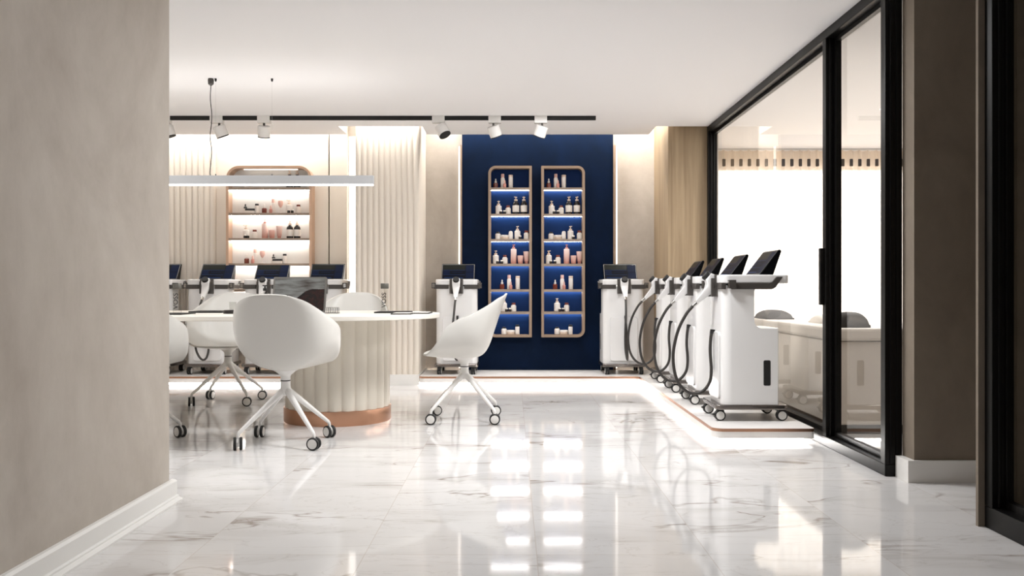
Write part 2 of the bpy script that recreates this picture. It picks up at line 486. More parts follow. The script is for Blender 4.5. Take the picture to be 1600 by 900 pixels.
# cream panels of the left wall area (thin gap between them)
m = MB(); m.box(-3.044, -1.891, 9.12, 9.2, 0.0, 2.79); m.box(-1.878, -1.700, 9.12, 9.2, 0.0, 2.79); m.box(-1.893, -1.876, 9.19, 9.2, 0, 2.79, 1)
struct(m.build('wall_back_cream', ['cream', 'dark_grey'], smooth=None), 'cream wall panels around the copper framed shelf', 'wall')

def fluted(x0, x1, yback, yfront, z0, z1, pitch, depth):
    pts = [(x0, yback)]
    n = max(1, round((x1-x0)/pitch)); p = (x1-x0)/n
    for i in range(n):
        a = x0 + i*p
        for t in (0.03, 0.10, 0.25, 0.5, 0.75, 0.90, 0.97):
            pts.append((a + p*t, yfront + depth*(1 - math.sin(PI*t)**0.55)))
    pts.append((x1, yback))
    pts = pts[::-1]
    mb = MB(); mb.prism(pts, z0, z1, 'z')
    return mb
m = fluted(-5.0, -3.044, 9.2, 9.09, 0.0, 2.79, 0.062, 0.022)
struct(m.build('wall_back_fluted', 'cream_flute', smooth=0.5), 'cream fluted wall cladding beside the copper framed shelf', 'wall')
m = fluted(-1.505, -0.895, 9.2, 8.50, 0.10, 2.79, 0.0555, 0.02)
struct(m.build('wall_fluted_pier', 'cream_flute', smooth=0.5), 'cream fluted pier between the two shelf areas', 'wall')
m = MB(); m.box(-1.512, -0.888, 8.485, 9.2, 0, 0.10)
struct(m.build('baseboard_pier', 'white_trim', smooth=None), 'white skirting under the fluted pier', 'baseboard')
m = MB(); m.box(-1.69, -1.62, 9.185, 9.2, 0.1, 2.5)
t = struct(m.build('trim_3', 'led_side', smooth=None), 'warm vertical light strip beside the fluted pier', 'trim')

m = MB(); m.box(1.476, 1.90, 8.37, 9.2, 0.0, 2.79)
struct(m.build('wall_oak', 'oak', smooth=None), 'light oak wall cladding in the corner', 'wall')

# wall beyond the partition (treatment room), recess and far wall
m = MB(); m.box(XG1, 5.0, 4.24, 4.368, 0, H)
struct(m.build('wall_recess', 'plaster_shaded', smooth=None), 'taupe plaster wall between the two black glazed partitions', 'wall')
m = MB(); m.box(1.89, 2.75, 4.225, 4.24, 0, 0.106); m.box(1.89, XG1, 4.24, 4.366, 0, 0.106)
struct(m.build('baseboard_recess', 'white_trim', smooth=None), 'white skirting under the short taupe wall', 'baseboard')
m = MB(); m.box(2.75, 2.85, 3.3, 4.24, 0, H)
struct(m.build('wall_recess_end', 'plaster_shaded', smooth=None))
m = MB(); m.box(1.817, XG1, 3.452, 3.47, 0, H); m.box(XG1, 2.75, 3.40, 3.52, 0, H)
struct(m.build('wall_jamb', 'plaster_shaded', smooth=None), 'narrow plaster jamb beside the black door frame', 'wall')
m = MB(); m.box(4.9, 5.0, -1.5, 9.9, 0, H)
struct(m.build('wall_right', 'plaster_back', smooth=None))
m = MB(); m.box(XG1, 2.15, 9.8, 9.9, 0, H); m.box(4.7, 5.0, 9.8, 9.9, 0, H); m.box(2.15, 4.7, 9.8, 9.9, 0, 0.45); m.box(2.15, 4.7, 9.8, 9.9, 2.235, H); m.box(1.90, 1.95, 8.37, 9.9, 0, H)
struct(m.build('wall_treatment_room', 'cream', smooth=None), 'wall around the bright window behind the glass partition', 'wall')
m = MB(); m.box(2.15, 4.7, 9.88, 9.90, 0.45, 2.235)
w = struct(m.build('window_2', 'window_glow', smooth=None), 'bright daylight window behind the sheer curtain', 'window')

# ---------------------------------------------------------------- glazed partitions
def partition(name, y0, y1, mids, label, cat, bottom=0.06):
    r = empty(name, (0, 0, 0))
    tag(r, label, cat, kind='structure')
    fr = MB()
    fr.box(XG0, XG1, y0, y1, H-0.055, H)                  # head
    fr.box(XG0, XG1, y0, y1, 0, bottom)                   # sill
    fr.build('frame', 'black', r, smooth=None, bevel=0.004)
    ys = [y0] + mids + [y1]
    for i, y in enumerate(ys):
        w_ = 0.055
        a = y if i == 0 else (y - w_ if i == len(ys)-1 else y - w_/2)
        p = MB(); p.box(XG0, XG1, a, a + w_, bottom, H-0.055)
        p.box(XG0+0.022, XG0+0.034, a-0.006, a+w_+0.006, bottom, H-0.055)
        p.box(XG0+0.052, XG0+0.060, a-0.006, a+w_+0.006, bottom, H-0.055)
        p.build('post', 'black', r, smooth=None, bevel=0.003)
    for i in range(len(ys)-1):
        a = ys[i] + 0.03; b = ys[i+1] - 0.03
        s = MB()
        s.ring([(a, bottom), (b, bottom), (b, H-0.055), (a, H-0.055)],
               [(a+0.03, bottom+0.028), (b-0.03, bottom+0.028), (b-0.03, H-0.08), (a+0.03, H-0.08)], XG1-0.035, XG1-0.005, 'x')
        s.build('sash', 'black', r, smooth=None)
        g = MB(); g.box(XG1-0.022, XG1-0.014, a+0.01, b-0.01, bottom+0.01, H-0.065)
        g.build('glass_pane', 'glass', r, smooth=None)
    return r
p1 = partition('window_1', 4.368, 8.36, [5.222], 'black framed glass partition along the row of machines', 'glass partition')
m = MB(); m.box(1.816, 1.839, 5.215, 5.248, 0.83, 1.165)
m.build('handle', 'black', p1, smooth=None, bevel=0.003)
d1 = partition('door_1', -1.4, 3.45, [1.2], 'black framed glass door at the edge of the view', 'glass door', 0.085)
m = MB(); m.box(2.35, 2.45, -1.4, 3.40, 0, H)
struct(m.build('wall_side_room', 'plaster_shaded', smooth=None))

# ---------------------------------------------------------------- platforms
ZP = 0.089
def arc(cx, cy, r, a0, a1, n=6):
    return [(cx + r*math.cos(a0 + (a1-a0)*k/n), cy + r*math.sin(a0 + (a1-a0)*k/n)) for k in range(n+1)]
XL, XR, YF, YB, Y0 = 1.206, 1.815, 8.42, 9.09, 5.30
def rad(r, d): return max(r - d, 0.012)
def outline_L(d):
    """L shaped outline drawn in by d, counter-clockwise, starting at its back end corner"""
    l, f, x, y, xr = -0.884 + d, YF + d, XL + d, Y0 + d, XR - d
    a, b, c = rad(0.05, d), rad(0.07, d), rad(0.03, d)
    e = 0.04 + d
    return [(l, YB-d)] + arc(l+a, f+a, a, PI, 1.5*PI) + arc(x-e, f-e, e, 0.5*PI, 0, 5) + arc(x+b, y+b, b, PI, 1.5*PI) \
        + arc(xr-c, y+c, c, 1.5*PI, 2*PI, 5) + [(xr, 8.36-d), (1.47-d, 8.36-d), (1.47-d, YB-d)]
def outline_S(d):
    a = rad(0.05, d); l, r_, f = -4.9 + d, -1.58 - d, YF + d
    return [(l, YB-d)] + arc(l+a, f+a, a, PI, 1.5*PI) + arc(r_-a, f+a, a, 1.5*PI, 2*PI) + [(r_, YB-d)]
for fn, lab in ((outline_L, 'white L-shaped display platform with copper edge and glowing underside'),
                (outline_S, 'white display platform under the machines behind the conference table')):
    ox, oy = fn(0)[0]
    r = empty('display_platform', (ox, oy, 0))
    def lo(d): return [(x-ox, y-oy) for x, y in fn(d)]
    s = MB(); s.prism(lo(0), 0.030, ZP-0.018, 'z'); s.build('slab', 'platform', r, smooth=0.5, tri=True)
    s = MB(); s.prism(lo(0.002), ZP-0.0185, ZP, 'z'); s.build('top', 'platform', r, smooth=0.5, tri=True)
    s = MB(); s.ring(lo(-0.001), lo(0.004), ZP-0.019, ZP-0.001, 'z'); s.build('copper_edge', 'copper', r, smooth=0.5)
    s = MB(); s.prism(lo(0.060), 0.0, 0.0305, 'z'); s.build('plinth', 'platform', r, smooth=None, tri=True)
    s = MB(); s.ring(lo(0.050), lo(0.058), 0.006, 0.029, 'z'); s.build('light_strip', 'led_under', r, smooth=None)
    tag(r, lab, 'platform', 'display platforms')

# ---------------------------------------------------------------- treatment machines
def make_machine():
    r = empty('treatment_machine')
    W = 0.200
    # body: side outline (depth, height) with the notch at the back, extruded across and rounded
    side = [(0.012, 0.105), (0.012, 0.858), (0.255, 0.858)]
    side += [(0.255 - 0.045*math.sin(a), 0.813 + 0.045*math.cos(a)) for a in (0.3, 0.6, 0.9, 1.2, 1.5)]
    side += [(0.21, 0.64)] + [(0.26 - 0.05*math.cos(a), 0.636 - 0.05*math.sin(a)) for a in (0.3, 0.6, 0.9, 1.2, 1.5)]
    side += [(0.378, 0.586), (0.378, 0.105)]
    b = MB()
    # loft across the width so that the front edges are round
    R = 0.06
    secs = []
    for k in range(7):
        a = 0.5*PI*k/6
        secs.append((-W + R*(1-math.sin(a)) if False else -W + R*(1-math.cos(PI/2-a)), R*(1-math.sin(PI/2 - a)) if False else R*(1-math.sin(a))))
    secs = [(-W + R*(1-math.cos(0.5*PI*k/6)), R*(1-math.sin(0.5*PI*k/6))) for k in range(7)]
    secs = secs + [(-x, d) for x, d in secs[::-1]]
    n = len(side); verts = []; faces = []
    for x, dy in secs:
        rear = min(dy, 0.02)
        for (d, z) in side:
            t = (0.378 - d)/(0.378-0.012)
            nd = d + dy if d < 0.02 else (d - rear if d > 0.37 else d)
            verts.append((x, nd, z))
    for i in range(len(secs)-1):
        for j in range(n):
            j2 = (j+1) % n
            faces.append((i*n+j, i*n+j2, (i+1)*n+j2, (i+1)*n+j))
    faces.append(list(range(n))); faces.append([(len(secs)-1)*n + j for j in range(n)][::-1])
    b.add(verts, faces)
    b.build('body', 'machine', r, smooth=0.7)
    # raised lower front cover
    c = MB(); c.prism(rrect(-0.135, 0.135, 0.13, 0.56, 0.03), -0.002, 0.02, 'y'); c.build('front_cover', 'machine', r, smooth=0.5, bevel=0.004)
    # tray
    t = MB(); t.prism(rrect(-0.205, 0.205, 0.004, 0.43, [0.05, 0.05, 0.03, 0.03]), 0.870, 0.925, 'z')
    t.build('tray', 'machine', r, smooth=0.5, bevel=0.008, bseg=3)
    # side handle rails and front band
    prof = [(0.06, 0.833), (0.315, 0.833), (0.340, 0.845), (0.385, 0.912), (0.345, 0.912), (0.318, 0.880), (0.300, 0.873), (0.06, 0.873)]
    for sx in (-1, 1):
        h = MB(); h.prism(prof, sx*0.202, sx*0.222, 'x')
        h.build('side_rail', 'dark_grey', r, smooth=None, bevel=0.004)
        h = MB(); h.box(sx*0.205 if sx < 0 else 0.075, -0.075 if sx < 0 else 0.205, 0.000, 0.03, 0.833, 0.873)
        h.build('front_band', 'dark_grey', r, smooth=None, bevel=0.004)
        h = MB(); h.box(*sorted((sx*0.205, sx*0.245)), 0.04, 0.085, 0.838, 0.892); h.box(*sorted((sx*0.212, sx*0.238)), 0.038, 0.041, 0.846, 0.884, 1)
        h.build('side_grip', ['dark_grey', 'chrome'], r, smooth=None, bevel=0.003)
    # holder for the handpiece
    h = MB()
    h.box(-0.066, 0.066, -0.006, 0.014, 0.785, 0.928)
    for sx in (-1, 1): h.box(*sorted((sx*0.040, sx*0.064)), -0.030, -0.006, 0.785, 0.905)
    h.build('holder', 'dark_grey', r, smooth=None, bevel=0.004)
    # handpiece: head block, grip, black tip
    g = MB()
    hp = [(-0.058, 0.896), (-0.022, 0.937), (0.026, 0.918), (0.021, 0.883), (0.006, 0.815), (-0.010, 0.812), (-0.106, 0.738), (-0.122, 0.754), (-0.058, 0.838), (-0.050, 0.868)]
    def wid(z): return 0.016 + 0.022*max(0, min(1, (z-0.74)/0.12))
    nh = len(hp); vs = []; fs = []
    lay = [(-1.0, 0.80), (-0.82, 1.0), (0.82, 1.0), (1.0, 0.80)]
    cy = sum(p[0] for p in hp)/nh; cz = sum(p[1] for p in hp)/nh
    mid = {}
    for sx, k_ in lay:
        for (d, z) in hp:
            # shrink the outer layers towards the neighbouring centre line
            vs.append((sx*wid(z), d + (1-k_)*0.05*(0.0 if abs(d-cy) < 1e-6 else (-1 if d > cy else 1)), z + (1-k_)*0.05*(-1 if z > cz else 1)))
    for i in range(3):
        for j in range(nh):
            j2 = (j+1) % nh
            fs.append((i*nh+j, i*nh+j2, (i+1)*nh+j2, (i+1)*nh+j))
    fs.append(list(range(nh))); fs.append([3*nh+j for j in range(nh)][::-1])
    g.add(vs, fs)
    hand = g.build('handpiece', 'machine', r, smooth=0.7)
    e = MB(); e.lathe([(0.026, -0.004), (0.031, 0.002), (0.031, 0.018), (0.027, 0.024)], 20, T=Matrix.Translation((0, -0.042, 0.915)) @ Matrix.Rotation(math.radians(52), 4, 'X'))
    e.build('treatment_head', 'black_matte', hand, smooth=0.6)
    e = MB(); e.tube([(0, -0.106, 0.752), (0, -0.138, 0.722)], [0.015, 0.012], 12); e.build('connector', 'chrome', hand, smooth=0.6)
    # hose
    ctrl = [(0,-.134,.726),(-.004,-.178,.672),(-.01,-.225,.58),(-.018,-.252,.48),(-.022,-.262,.38),(-.018,-.248,.27),(-.004,-.21,.195),(.012,-.15,.155),(.024,-.085,.165),(.028,-.035,.225),(.026,-.022,.31),(.02,-.028,.42),(.014,-.024,.50),(.012,-.016,.556)]
    ho = MB(); ho.tube(catmull(ctrl, 5), 0.0105, 10); hose = ho.build('hose', 'hose', r, smooth=0.8)
    pl = MB(); pl.tube([(.012,-.017,.545),(.012,-.015,.572)], 0.0115, 12); pl.tube([(.012,-.016,.562),(.012,.004,.562)], 0.008, 12); pl.build('plug', 'rubber', hose, smooth=0.6)
    # screen: wedge with slanted display
    s = MB(); s.prism([(0.250, 0.925), (0.372, 1.083), (0.384, 1.086), (0.392, 1.075), (0.340, 0.925)], -0.168, 0.168, 'x')
    scr = s.build('screen', 'screen_black', r, smooth=None, bevel=0.004)
    tilt = math.atan2(0.122, 0.158)
    Ls = math.hypot(0.122, 0.158)
    T = Matrix.Translation((0, 0.250, 0.925)) @ Matrix.Rotation(-tilt, 4, 'X')
    d = MB()
    def q(x0, x1, z0, z1, lift, mi): d.box(x0, x1, -lift, -0.0002, z0, z1, mi, T)
    q(-0.164, 0.164, 0.004, Ls-0.004, 0.0012, 3)
    q(-0.158, 0.158, 0.010, Ls-0.010, 0.0016, 0)
    q(-0.156, 0.07, 0.125, Ls-0.012, 0.0018, 4)
    q(0.076, 0.154, 0.098, Ls-0.016, 0.0022, 1); q(0.076, 0.154, 0.016, 0.092, 0.0022, 1)
    q(-0.150, 0.068, 0.060, 0.062, 0.0022, 2); q(-0.150, 0.068, 0.118, 0.120, 0.0022, 2)
    q(-0.060, 0.040, 0.088, 0.098, 0.0022, 1); q(-0.150, -0.085, 0.066, 0.112, 0.0022, 1)
    q(-0.140, 0.05, 0.020, 0.024, 0.0022, 2); q(-0.140, 0.02, 0.036, 0.040, 0.0022, 1)
    d.build('display', ['screen_navy', 'screen_blue', 'screen_line', 'bezel', 'screen_olive'], scr, smooth=None)
    # side vents
    for sx in (-1, 1):
        v = MB(); v.prism(rrect(0.268, 0.312, 0.225, 0.385, 0.008, 3), sx*0.19, sx*0.2012, 'x'); v.build('side_vent', 'black_matte', r, smooth=0.5)
    # base tray
    bp = MB()
    bo = rrect(-0.212, 0.212, -0.032, 0.425, 0.03, 4)
    bp.prism(bo, 0.073, 0.105, 'z')
    bp.build('base_plate', 'gunmetal', r, smooth=0.5, bevel=0.008, bseg=3)
    # castors
    proto = None
    for (x, y) in ((-0.165, 0.0), (0.165, 0.0), (-0.165, 0.392), (0.165, 0.392)):
        sx = 1 if x > 0 else -1
        c = MB()
        c.tube([(0, 0.012, 0.05), (0, 0.012, 0.078)], 0.011, 10)
        c.prism([(-0.030, 0.046), (-0.018, 0.068), (0.006, 0.075), (0.024, 0.068), (0.026, 0.050), (0.014, 0.060), (-0.004, 0.062), (-0.020, 0.052)], -0.017, 0.017, 'x')
        c.prism([(-0.044, 0.036), (-0.046, 0.042), (-0.026, 0.052), (-0.022, 0.044)], -0.012, 0.012, 'x')
        cc = c.build('caster', 'rubber', r, loc=(x, y, 0), smooth=0.5)
        if y > 0.2: cc.rotation_euler = (0, 0, PI)
        for wx in (-0.010, 0.010):
            w_ = MB(); wheel(w_, 0.0345, 0.0085)
            w_.build('wheel', ['rubber', 'disc'], cc, loc=(wx*1.15, 0, 0.0345), smooth=0.5)
    return r

def wheel(mb, r, hw):
    """wheel around the x axis: dark tyre, pale disc"""
    T = Matrix.Rotation(PI/2, 4, 'Y')
    mb.lathe([(r*0.76, -hw), (r*0.93, -hw), (r, -hw*0.6), (r, hw*0.6), (r*0.93, hw), (r*0.76, hw)], 24, 0, T)
    mb.lathe([(r*0.70, -hw*1.12), (r*0.76, -hw*1.04), (r*0.76, hw*1.04), (r*0.70, hw*1.12)], 24, 1, T)

def catmull(P, n=6):
    P = [Vector(p) for p in P]
    Q = [P[0]*2 - P[1]] + P + [P[-1]*2 - P[-2]]
    out = []
    for i in range(1, len(Q)-2):
        p0, p1, p2, p3 = Q[i-1:i+3]
        for k in range(n):
            t = k/n
            out.append(0.5*((2*p1) + (p2-p0)*t + (2*p0-5*p1+4*p2-p3)*t*t + (3*p1-p0-3*p2+p3)*t**3))
    out.append(P[-1])
    return out

mach = make_machine()
YM = 8.62
spots = [
    (PX(713, YM), YM, 0.0, 'white treatment machine standing behind the side-on white chair, near the fluted pier'),
    (PX(975, YM), YM, 0.0, 'white treatment machine facing the room, alone beside the navy panel, in the platform corner'),
    (PX(234, YM), YM, 0.0, 'white treatment machine mostly hidden by the taupe wall edge'),
    (PX(323, YM), YM, 0.0, 'white treatment machine behind the engraved bottle on the table, beside the cream flutes'),
    (PX(412, YM), YM, 0.0, 'white treatment machine in front of the copper framed shelf'),
    (PX(501, YM), YM, 0.0, 'white treatment machine behind the open laptop'),
    (1.318, 5.785, -PI/2, 'white treatment machine at the front end of the L-shaped platform, seen side-on'),
    (1.318, 6.560, -PI/2, 'second white treatment machine from the front end of the L-shaped platform'),
    (1.318, 7.300, -PI/2, 'third white treatment machine from the front end of the L-shaped platform'),
    (1.318, 8.030, -PI/2, 'fourth white treatment machine along the glass, next to the oak cladding'),
]
for i, (x, y, rz, lab) in enumerate(spots):
    o = mach if i == 0 else copy_tree(mach)
    o.location = (x, y, ZP); o.rotation_euler = (0, 0, rz)
    tag(o, lab, 'machine', 'white treatment machines on the platforms')

# ---------------------------------------------------------------- chairs
def interp(tab, t):
    n = len(tab)
    for i in range(n-1):
        if tab[i][0] <= t <= tab[i+1][0]:
            p1 = tab[i]; p2 = tab[i+1]; p0 = tab[max(i-1, 0)]; p3 = tab[min(i+2, n-1)]
            u = (t - p1[0])/(p2[0]-p1[0])
            r = []
            for k in range(1, len(p1)):
                m1 = (p2[k]-p0[k])/(p2[0]-p0[0]) if p2[0] != p0[0] else 0
                m2 = (p3[k]-p1[k])/(p3[0]-p1[0]) if p3[0] != p1[0] else 0
                d = p2[0]-p1[0]
                h00 = 2*u**3-3*u*u+1; h10 = u**3-2*u*u+u; h01 = -2*u**3+3*u*u; h11 = u**3-u*u
                r.append(h00*p1[k] + h10*d*m1 + h01*p2[k] + h11*d*m2)
            return r
    return list(tab[-1][1:])
SHELL = [  # t, centre f, centre z, edge f, edge z, half width
    (0.00, 0.285, 0.468, 0.245, 0.474, 0.190),
    (0.08, 0.255, 0.460, 0.225, 0.492, 0.232),
    (0.20, 0.175, 0.448, 0.178, 0.552, 0.276),
    (0.34, 0.070, 0.442, 0.120, 0.645, 0.298),
    (0.48, -0.040, 0.444, 0.065, 0.698, 0.303),
    (0.60, -0.120, 0.462, -0.020, 0.733, 0.300),
    (0.70, -0.168, 0.525, -0.095, 0.768, 0.278),
    (0.82, -0.212, 0.650, -0.178, 0.816, 0.236),
    (0.92, -0.258, 0.790, -0.240, 0.858, 0.182),
    (1.00, -0.298, 0.893, -0.286, 0.882, 0.108),
]
def shell_mesh():
    nu, nv = 28, 40
    v = []; f = []
    for j in range(nv+1):
        t = j/nv
        cf, cz, ef, ez, w = interp(SHELL, t)
        for i in range(nu+1):
            u = -1 + 2*i/nu
            th = u*PI/2
            s = math.sin(th); c = math.cos(th)
            ex = 2/2.12
            x = w*math.copysign(abs(s)**ex, s)
            h = 1 - abs(c)**ex
            v.append((cf + (ef-cf)*h, x, cz + (ez-cz)*h))
    for j in range(nv):
        for i in range(nu):
            a = j*(nu+1)+i
            f.append((a, a+1, a+nu+2, a+nu+1))
    me = bpy.data.meshes.new('shell')
    me.from_pydata(v, [], f)
    me.materials.append(MT['chair'])
    me.polygons.foreach_set('use_smooth', [True]*len(me.polygons))
    me.update()
    return me
SHELL_ME = shell_mesh()
CACHE = {}
def cached(key, builder, name, mats, parent, loc=(0,0,0), rot=(0,0,0), smooth=0.6):
    if key not in CACHE:
        o = builder().build(name, mats, parent, loc, rot, smooth)
        CACHE[key] = o.data
        return o
    return link(name, CACHE[key], parent, loc, rot)
def make_chair(loc, face, label, cast=(0, 90, 15, 60)):
    """face: direction the sitter looks; the star base keeps its own direction"""
    r = empty('swivel_chair', loc)
    tag(r, label, 'chair', 'white swivel chairs round the table')
    sh = link('shell', SHELL_ME, r, rot=(0, 0, face))
    so = sh.modifiers.new('thickness', 'SOLIDIFY'); so.thickness = 0.012; so.offset = 0.0
    so.use_rim = True
    bv = sh.modifiers.new('rim', 'BEVEL'); bv.width = 0.004; bv.segments = 2; bv.limit_method = 'ANGLE'; bv.angle_limit = 1.0
    def stem():
        b = MB(); b.lathe([(0.026, 0.379), (0.029, 0.382), (0.029, 0.400), (0.033, 0.410), (0.06, 0.433), (0.075, 0.440), (0.075, 0.447)], 20); return b
    cached('stem', stem, 'stem', 'chair_metal', r)
    def collar():
        b = MB(); b.lathe([(0.0285, 0.373), (0.0285, 0.380)], 20); return b
    cached('collar', collar, 'collar', 'rubber', r)
    def hub():
        b = MB(); b.lathe([(0.026, 0.288), (0.034, 0.298), (0.034, 0.318), (0.029, 0.350), (0.029, 0.374)], 20); return b
    cached('hub', hub, 'hub', 'chair_metal', r)
    def leg():
        b = MB()
        P = [(0.012, 0, 0.322), (0.06, 0, 0.286), (0.16, 0, 0.208), (0.27, 0, 0.122), (0.298, 0, 0.100), (0.306, 0, 0.088), (0.308, 0, 0.066)]
        b.tube(P, [0.021, 0.019, 0.0155, 0.012, 0.011, 0.010, 0.009], 12, flat=1.0); return b
    def fork():
        b = MB(); b.tube([(0, 0, 0.068), (0, 0, 0.040)], 0.009, 10)
        b.prism([(-0.016, 0.02), (0.016, 0.02), (0.022, 0.045), (0.012, 0.066), (-0.012, 0.066), (-0.022, 0.045)], -0.007, 0.007, 'x'); return b
    def whl():
        b = MB(); wheel(b, 0.037, 0.0085); return b
    for k in range(4):
        a = PI/4 + k*PI/2
        lg = cached('leg', leg, 'leg', 'chair_metal', r, rot=(0, 0, a))
        yaw = math.radians(cast[k]) - a
        ca, sa = math.cos(yaw), math.sin(yaw)
        px_, py_ = 0.308, 0.0
        off = 0.012
        fo = cached('fork', fork, 'fork', 'chair_metal', lg, loc=(px_, py_, 0), rot=(0, 0, yaw))
        for s_ in (-1, 1):
            wloc = (px_ + ca*s_*0.017, py_ + sa*s_*0.017, 0.037)
            cached('whl', whl, 'wheel', ['rubber', 'disc'], lg, loc=wloc, rot=(0, 0, yaw))
    return r
# cast order: +x+y, -x+y, -x-y, +x-y ; yaw is direction of the wheel axle in the world
make_chair((-1.355, 5.30, 0), PI/2 - 0.07, 'white swivel bucket chair seen from behind, pushed in before the laptop', (48, 0, 17, 80))
make_chair((-0.335, 6.25, 0), PI, 'white swivel bucket chair seen side-on at the round end of the table', (95, 120, 90, 90))
make_chair((-2.305, 7.19, 0), -PI/2 + 0.05, 'white swivel bucket chair across the table, its seat showing under the tabletop', (100, -10, 20, 105))
make_chair((-1.316, 7.19, 0), -PI/2 - 0.05, 'white swivel bucket chair across the table, mostly hidden by the fluted pedestal', (100, -10, 20, 105))
make_chair((-2.285, 5.30, 0), PI/2, 'white swivel bucket chair cut off by the taupe wall edge', (52, 0, 17, 80))

# ---------------------------------------------------------------- table
TY, TX, TR = 6.29, -1.236, 0.72
tb = empty('conference_table', (TX, TY, 0))
tag(tb, 'long cream conference table with rounded end on fluted pedestals', 'table')
pts = arc(0, 0, TR, -PI/2, PI/2, 28) + arc(-2.1, 0, TR, PI/2, 1.5*PI, 28)
m = MB(); m.prism(pts, 0.720, 0.752, 'z'); m.build('tabletop', 'tabletop', tb, smooth=0.5, bevel=0.004)
def ped():
    b = MB()
    n = 24; R = 0.366; v = []
    for k in range(n):
        for t in (0.02, 0.12, 0.3, 0.5, 0.7, 0.88, 0.98):
            a = 2*PI*(k+t)/n
            rr = R - 0.019*(1-math.sin(PI*t)**0.6)
            v.append((rr*math.cos(a), rr*math.sin(a)))
    b.prism(v, 0.0, 0.720, 'z'); return b
for dx in (0, -2.1):
    p = ped().build('pedestal', 'table_flute', tb, loc=(dx, 0, 0), smooth=0.5)
    b = MB(); b.lathe([(0.372, 0.0), (0.374, 0.004), (0.374, 0.098), (0.36, 0.1)], 64); b.build('copper_band', 'copper', p, smooth=0.5)

# ---------------------------------------------------------------- things on the table
ZT = 0.752
def text_mesh(s, size, mat):
    cu = bpy.data.curves.new('txt', 'FONT'); cu.body = s; cu.size = size; cu.extrude = 0.0003
    cu.align_x = 'CENTER'; cu.align_y = 'CENTER'; cu.offset = 0.0006
    o = bpy.data.objects.new('txt', cu); COL.objects.link(o)
    dg = bpy.context.evaluated_depsgraph_get()
    me = bpy.data.meshes.new_from_object(o.evaluated_get(dg))
    bpy.data.objects.remove(o); bpy.data.curves.remove(cu)
    me.materials.clear(); me.materials.append(MT[mat])
    return me
def water_bottle(loc, label):
    r = empty('water_bottle', loc); tag(r, label, 'bottle', 'glass water bottles on the table')
    b = MB(); b.lathe([(0.026, 0.0), (0.0285, 0.004), (0.0285, 0.158), (0.026, 0.164), (0.024, 0.166)], 28); b.build('glass_body', 'bottle_glass', r, smooth=0.6)
    c = MB(); c.lathe([(0.0275, 0.163), (0.029, 0.165), (0.029, 0.199), (0.028, 0.201)], 28); c.build('cap', 'lid_grey', r, smooth=0.6)
    me = text_mesh('VOSS', 0.046, 'ink')
    R = 0.0290
    for vt in me.vertices:                     # turn upright, wrap round the glass, face the camera side
        x, y, z = vt.co
        a = (y)/R                               # text y runs across the bottle
        vt.co = ((-y and -1 or 0)*0 + R*math.sin(-a), -R*math.cos(a) - z, x + 0.082)
    me.update()
    t = link('lettering', me, r); t.rotation_euler = (0, 0, 0.0)
    return r
water_bottle((PX(601, 6.35), 6.35, ZT+0.010), 'tall glass water bottle with grey cap standing on the dark folder')
water_bottle((PX(277, 6.0), 6.0, ZT+0.008), 'tall glass water bottle with grey cap beside the taupe wall edge')

def slab_thing(name, x0, x1, y0, y1, z0, h, mat, label, cat, top=None, rot=0.0, r=0.01):
    cx, cy = (x0+x1)/2, (y0+y1)/2
    rt = empty(name, (cx, cy, z0), rot); tag(rt, label, cat)
    a, b = (x1-x0)/2, (y1-y0)/2
    m = MB(); m.prism(rrect(-a, a, -b, b, r, 4), 0, h, 'z'); m.build('cover', mat, rt, smooth=0.5, bevel=0.0015)
    if top:
        m = MB(); m.prism(rrect(-a+0.012, a-0.012, -b+0.012, b-0.012, 0.004, 3), h, h+0.002, 'z'); m.build('sheet', top, rt, smooth=0.5)
    return rt
slab_thing('folder', PX(586, 6.3), PX(640, 6.3), 6.24, 6.5, ZT, 0.010, 'black_matte', 'black folder lying under the capped water bottle near the table end', 'folder')
slab_thing('notebook', PX(612, 6.0), PX(644, 6.0), 5.93, 6.16, ZT, 0.007, 'black_matte', 'slim black notebook with pale sheet, in front of the folder', 'notebook', 'paper')
slab_thing('tablet', PX(647, 6.3), PX(675, 6.3), 6.1, 6.36, ZT, 0.007, 'black_matte', 'thin black tablet with pale sheet at the very end of the table', 'tablet', 'paper')
slab_thing('serving_tray', PX(240, 6.0), PX(295, 6.0), 5.86, 6.14, ZT, 0.008, 'black_matte', 'dark tray under the water bottle by the wall edge', 'tray')
slab_thing('desk_pad', PX(300, 6.4), PX(352, 6.4), 6.32, 6.60, ZT, 0.012, 'black_matte', 'flat black desk pad beside the tumbler', 'desk pad')
# dark box-shaped coaster and tumbler
cx, cy = PX(361, 6.15), 6.15
m = MB(); m.lathe([(0.048, 0), (0.052, 0.003), (0.052, 0.022), (0.046, 0.026)], 28)
tag(m.build('candle_dish', 'b_cap', loc=(cx, cy, ZT), smooth=0.6), 'round black dish beside the chair seen from behind', 'dish')
m = MB(); m.lathe([(0.020, 0), (0.022, 0.003), (0.025, 0.055), (0.0235, 0.055), (0.021, 0.006), (0.001, 0.006)], 24)
tag(m.build('tumbler', 'bottle_glass', loc=(cx+0.012, cy, ZT+0.026), smooth=0.6), 'small clear tumbler standing on the round black dish', 'glass')
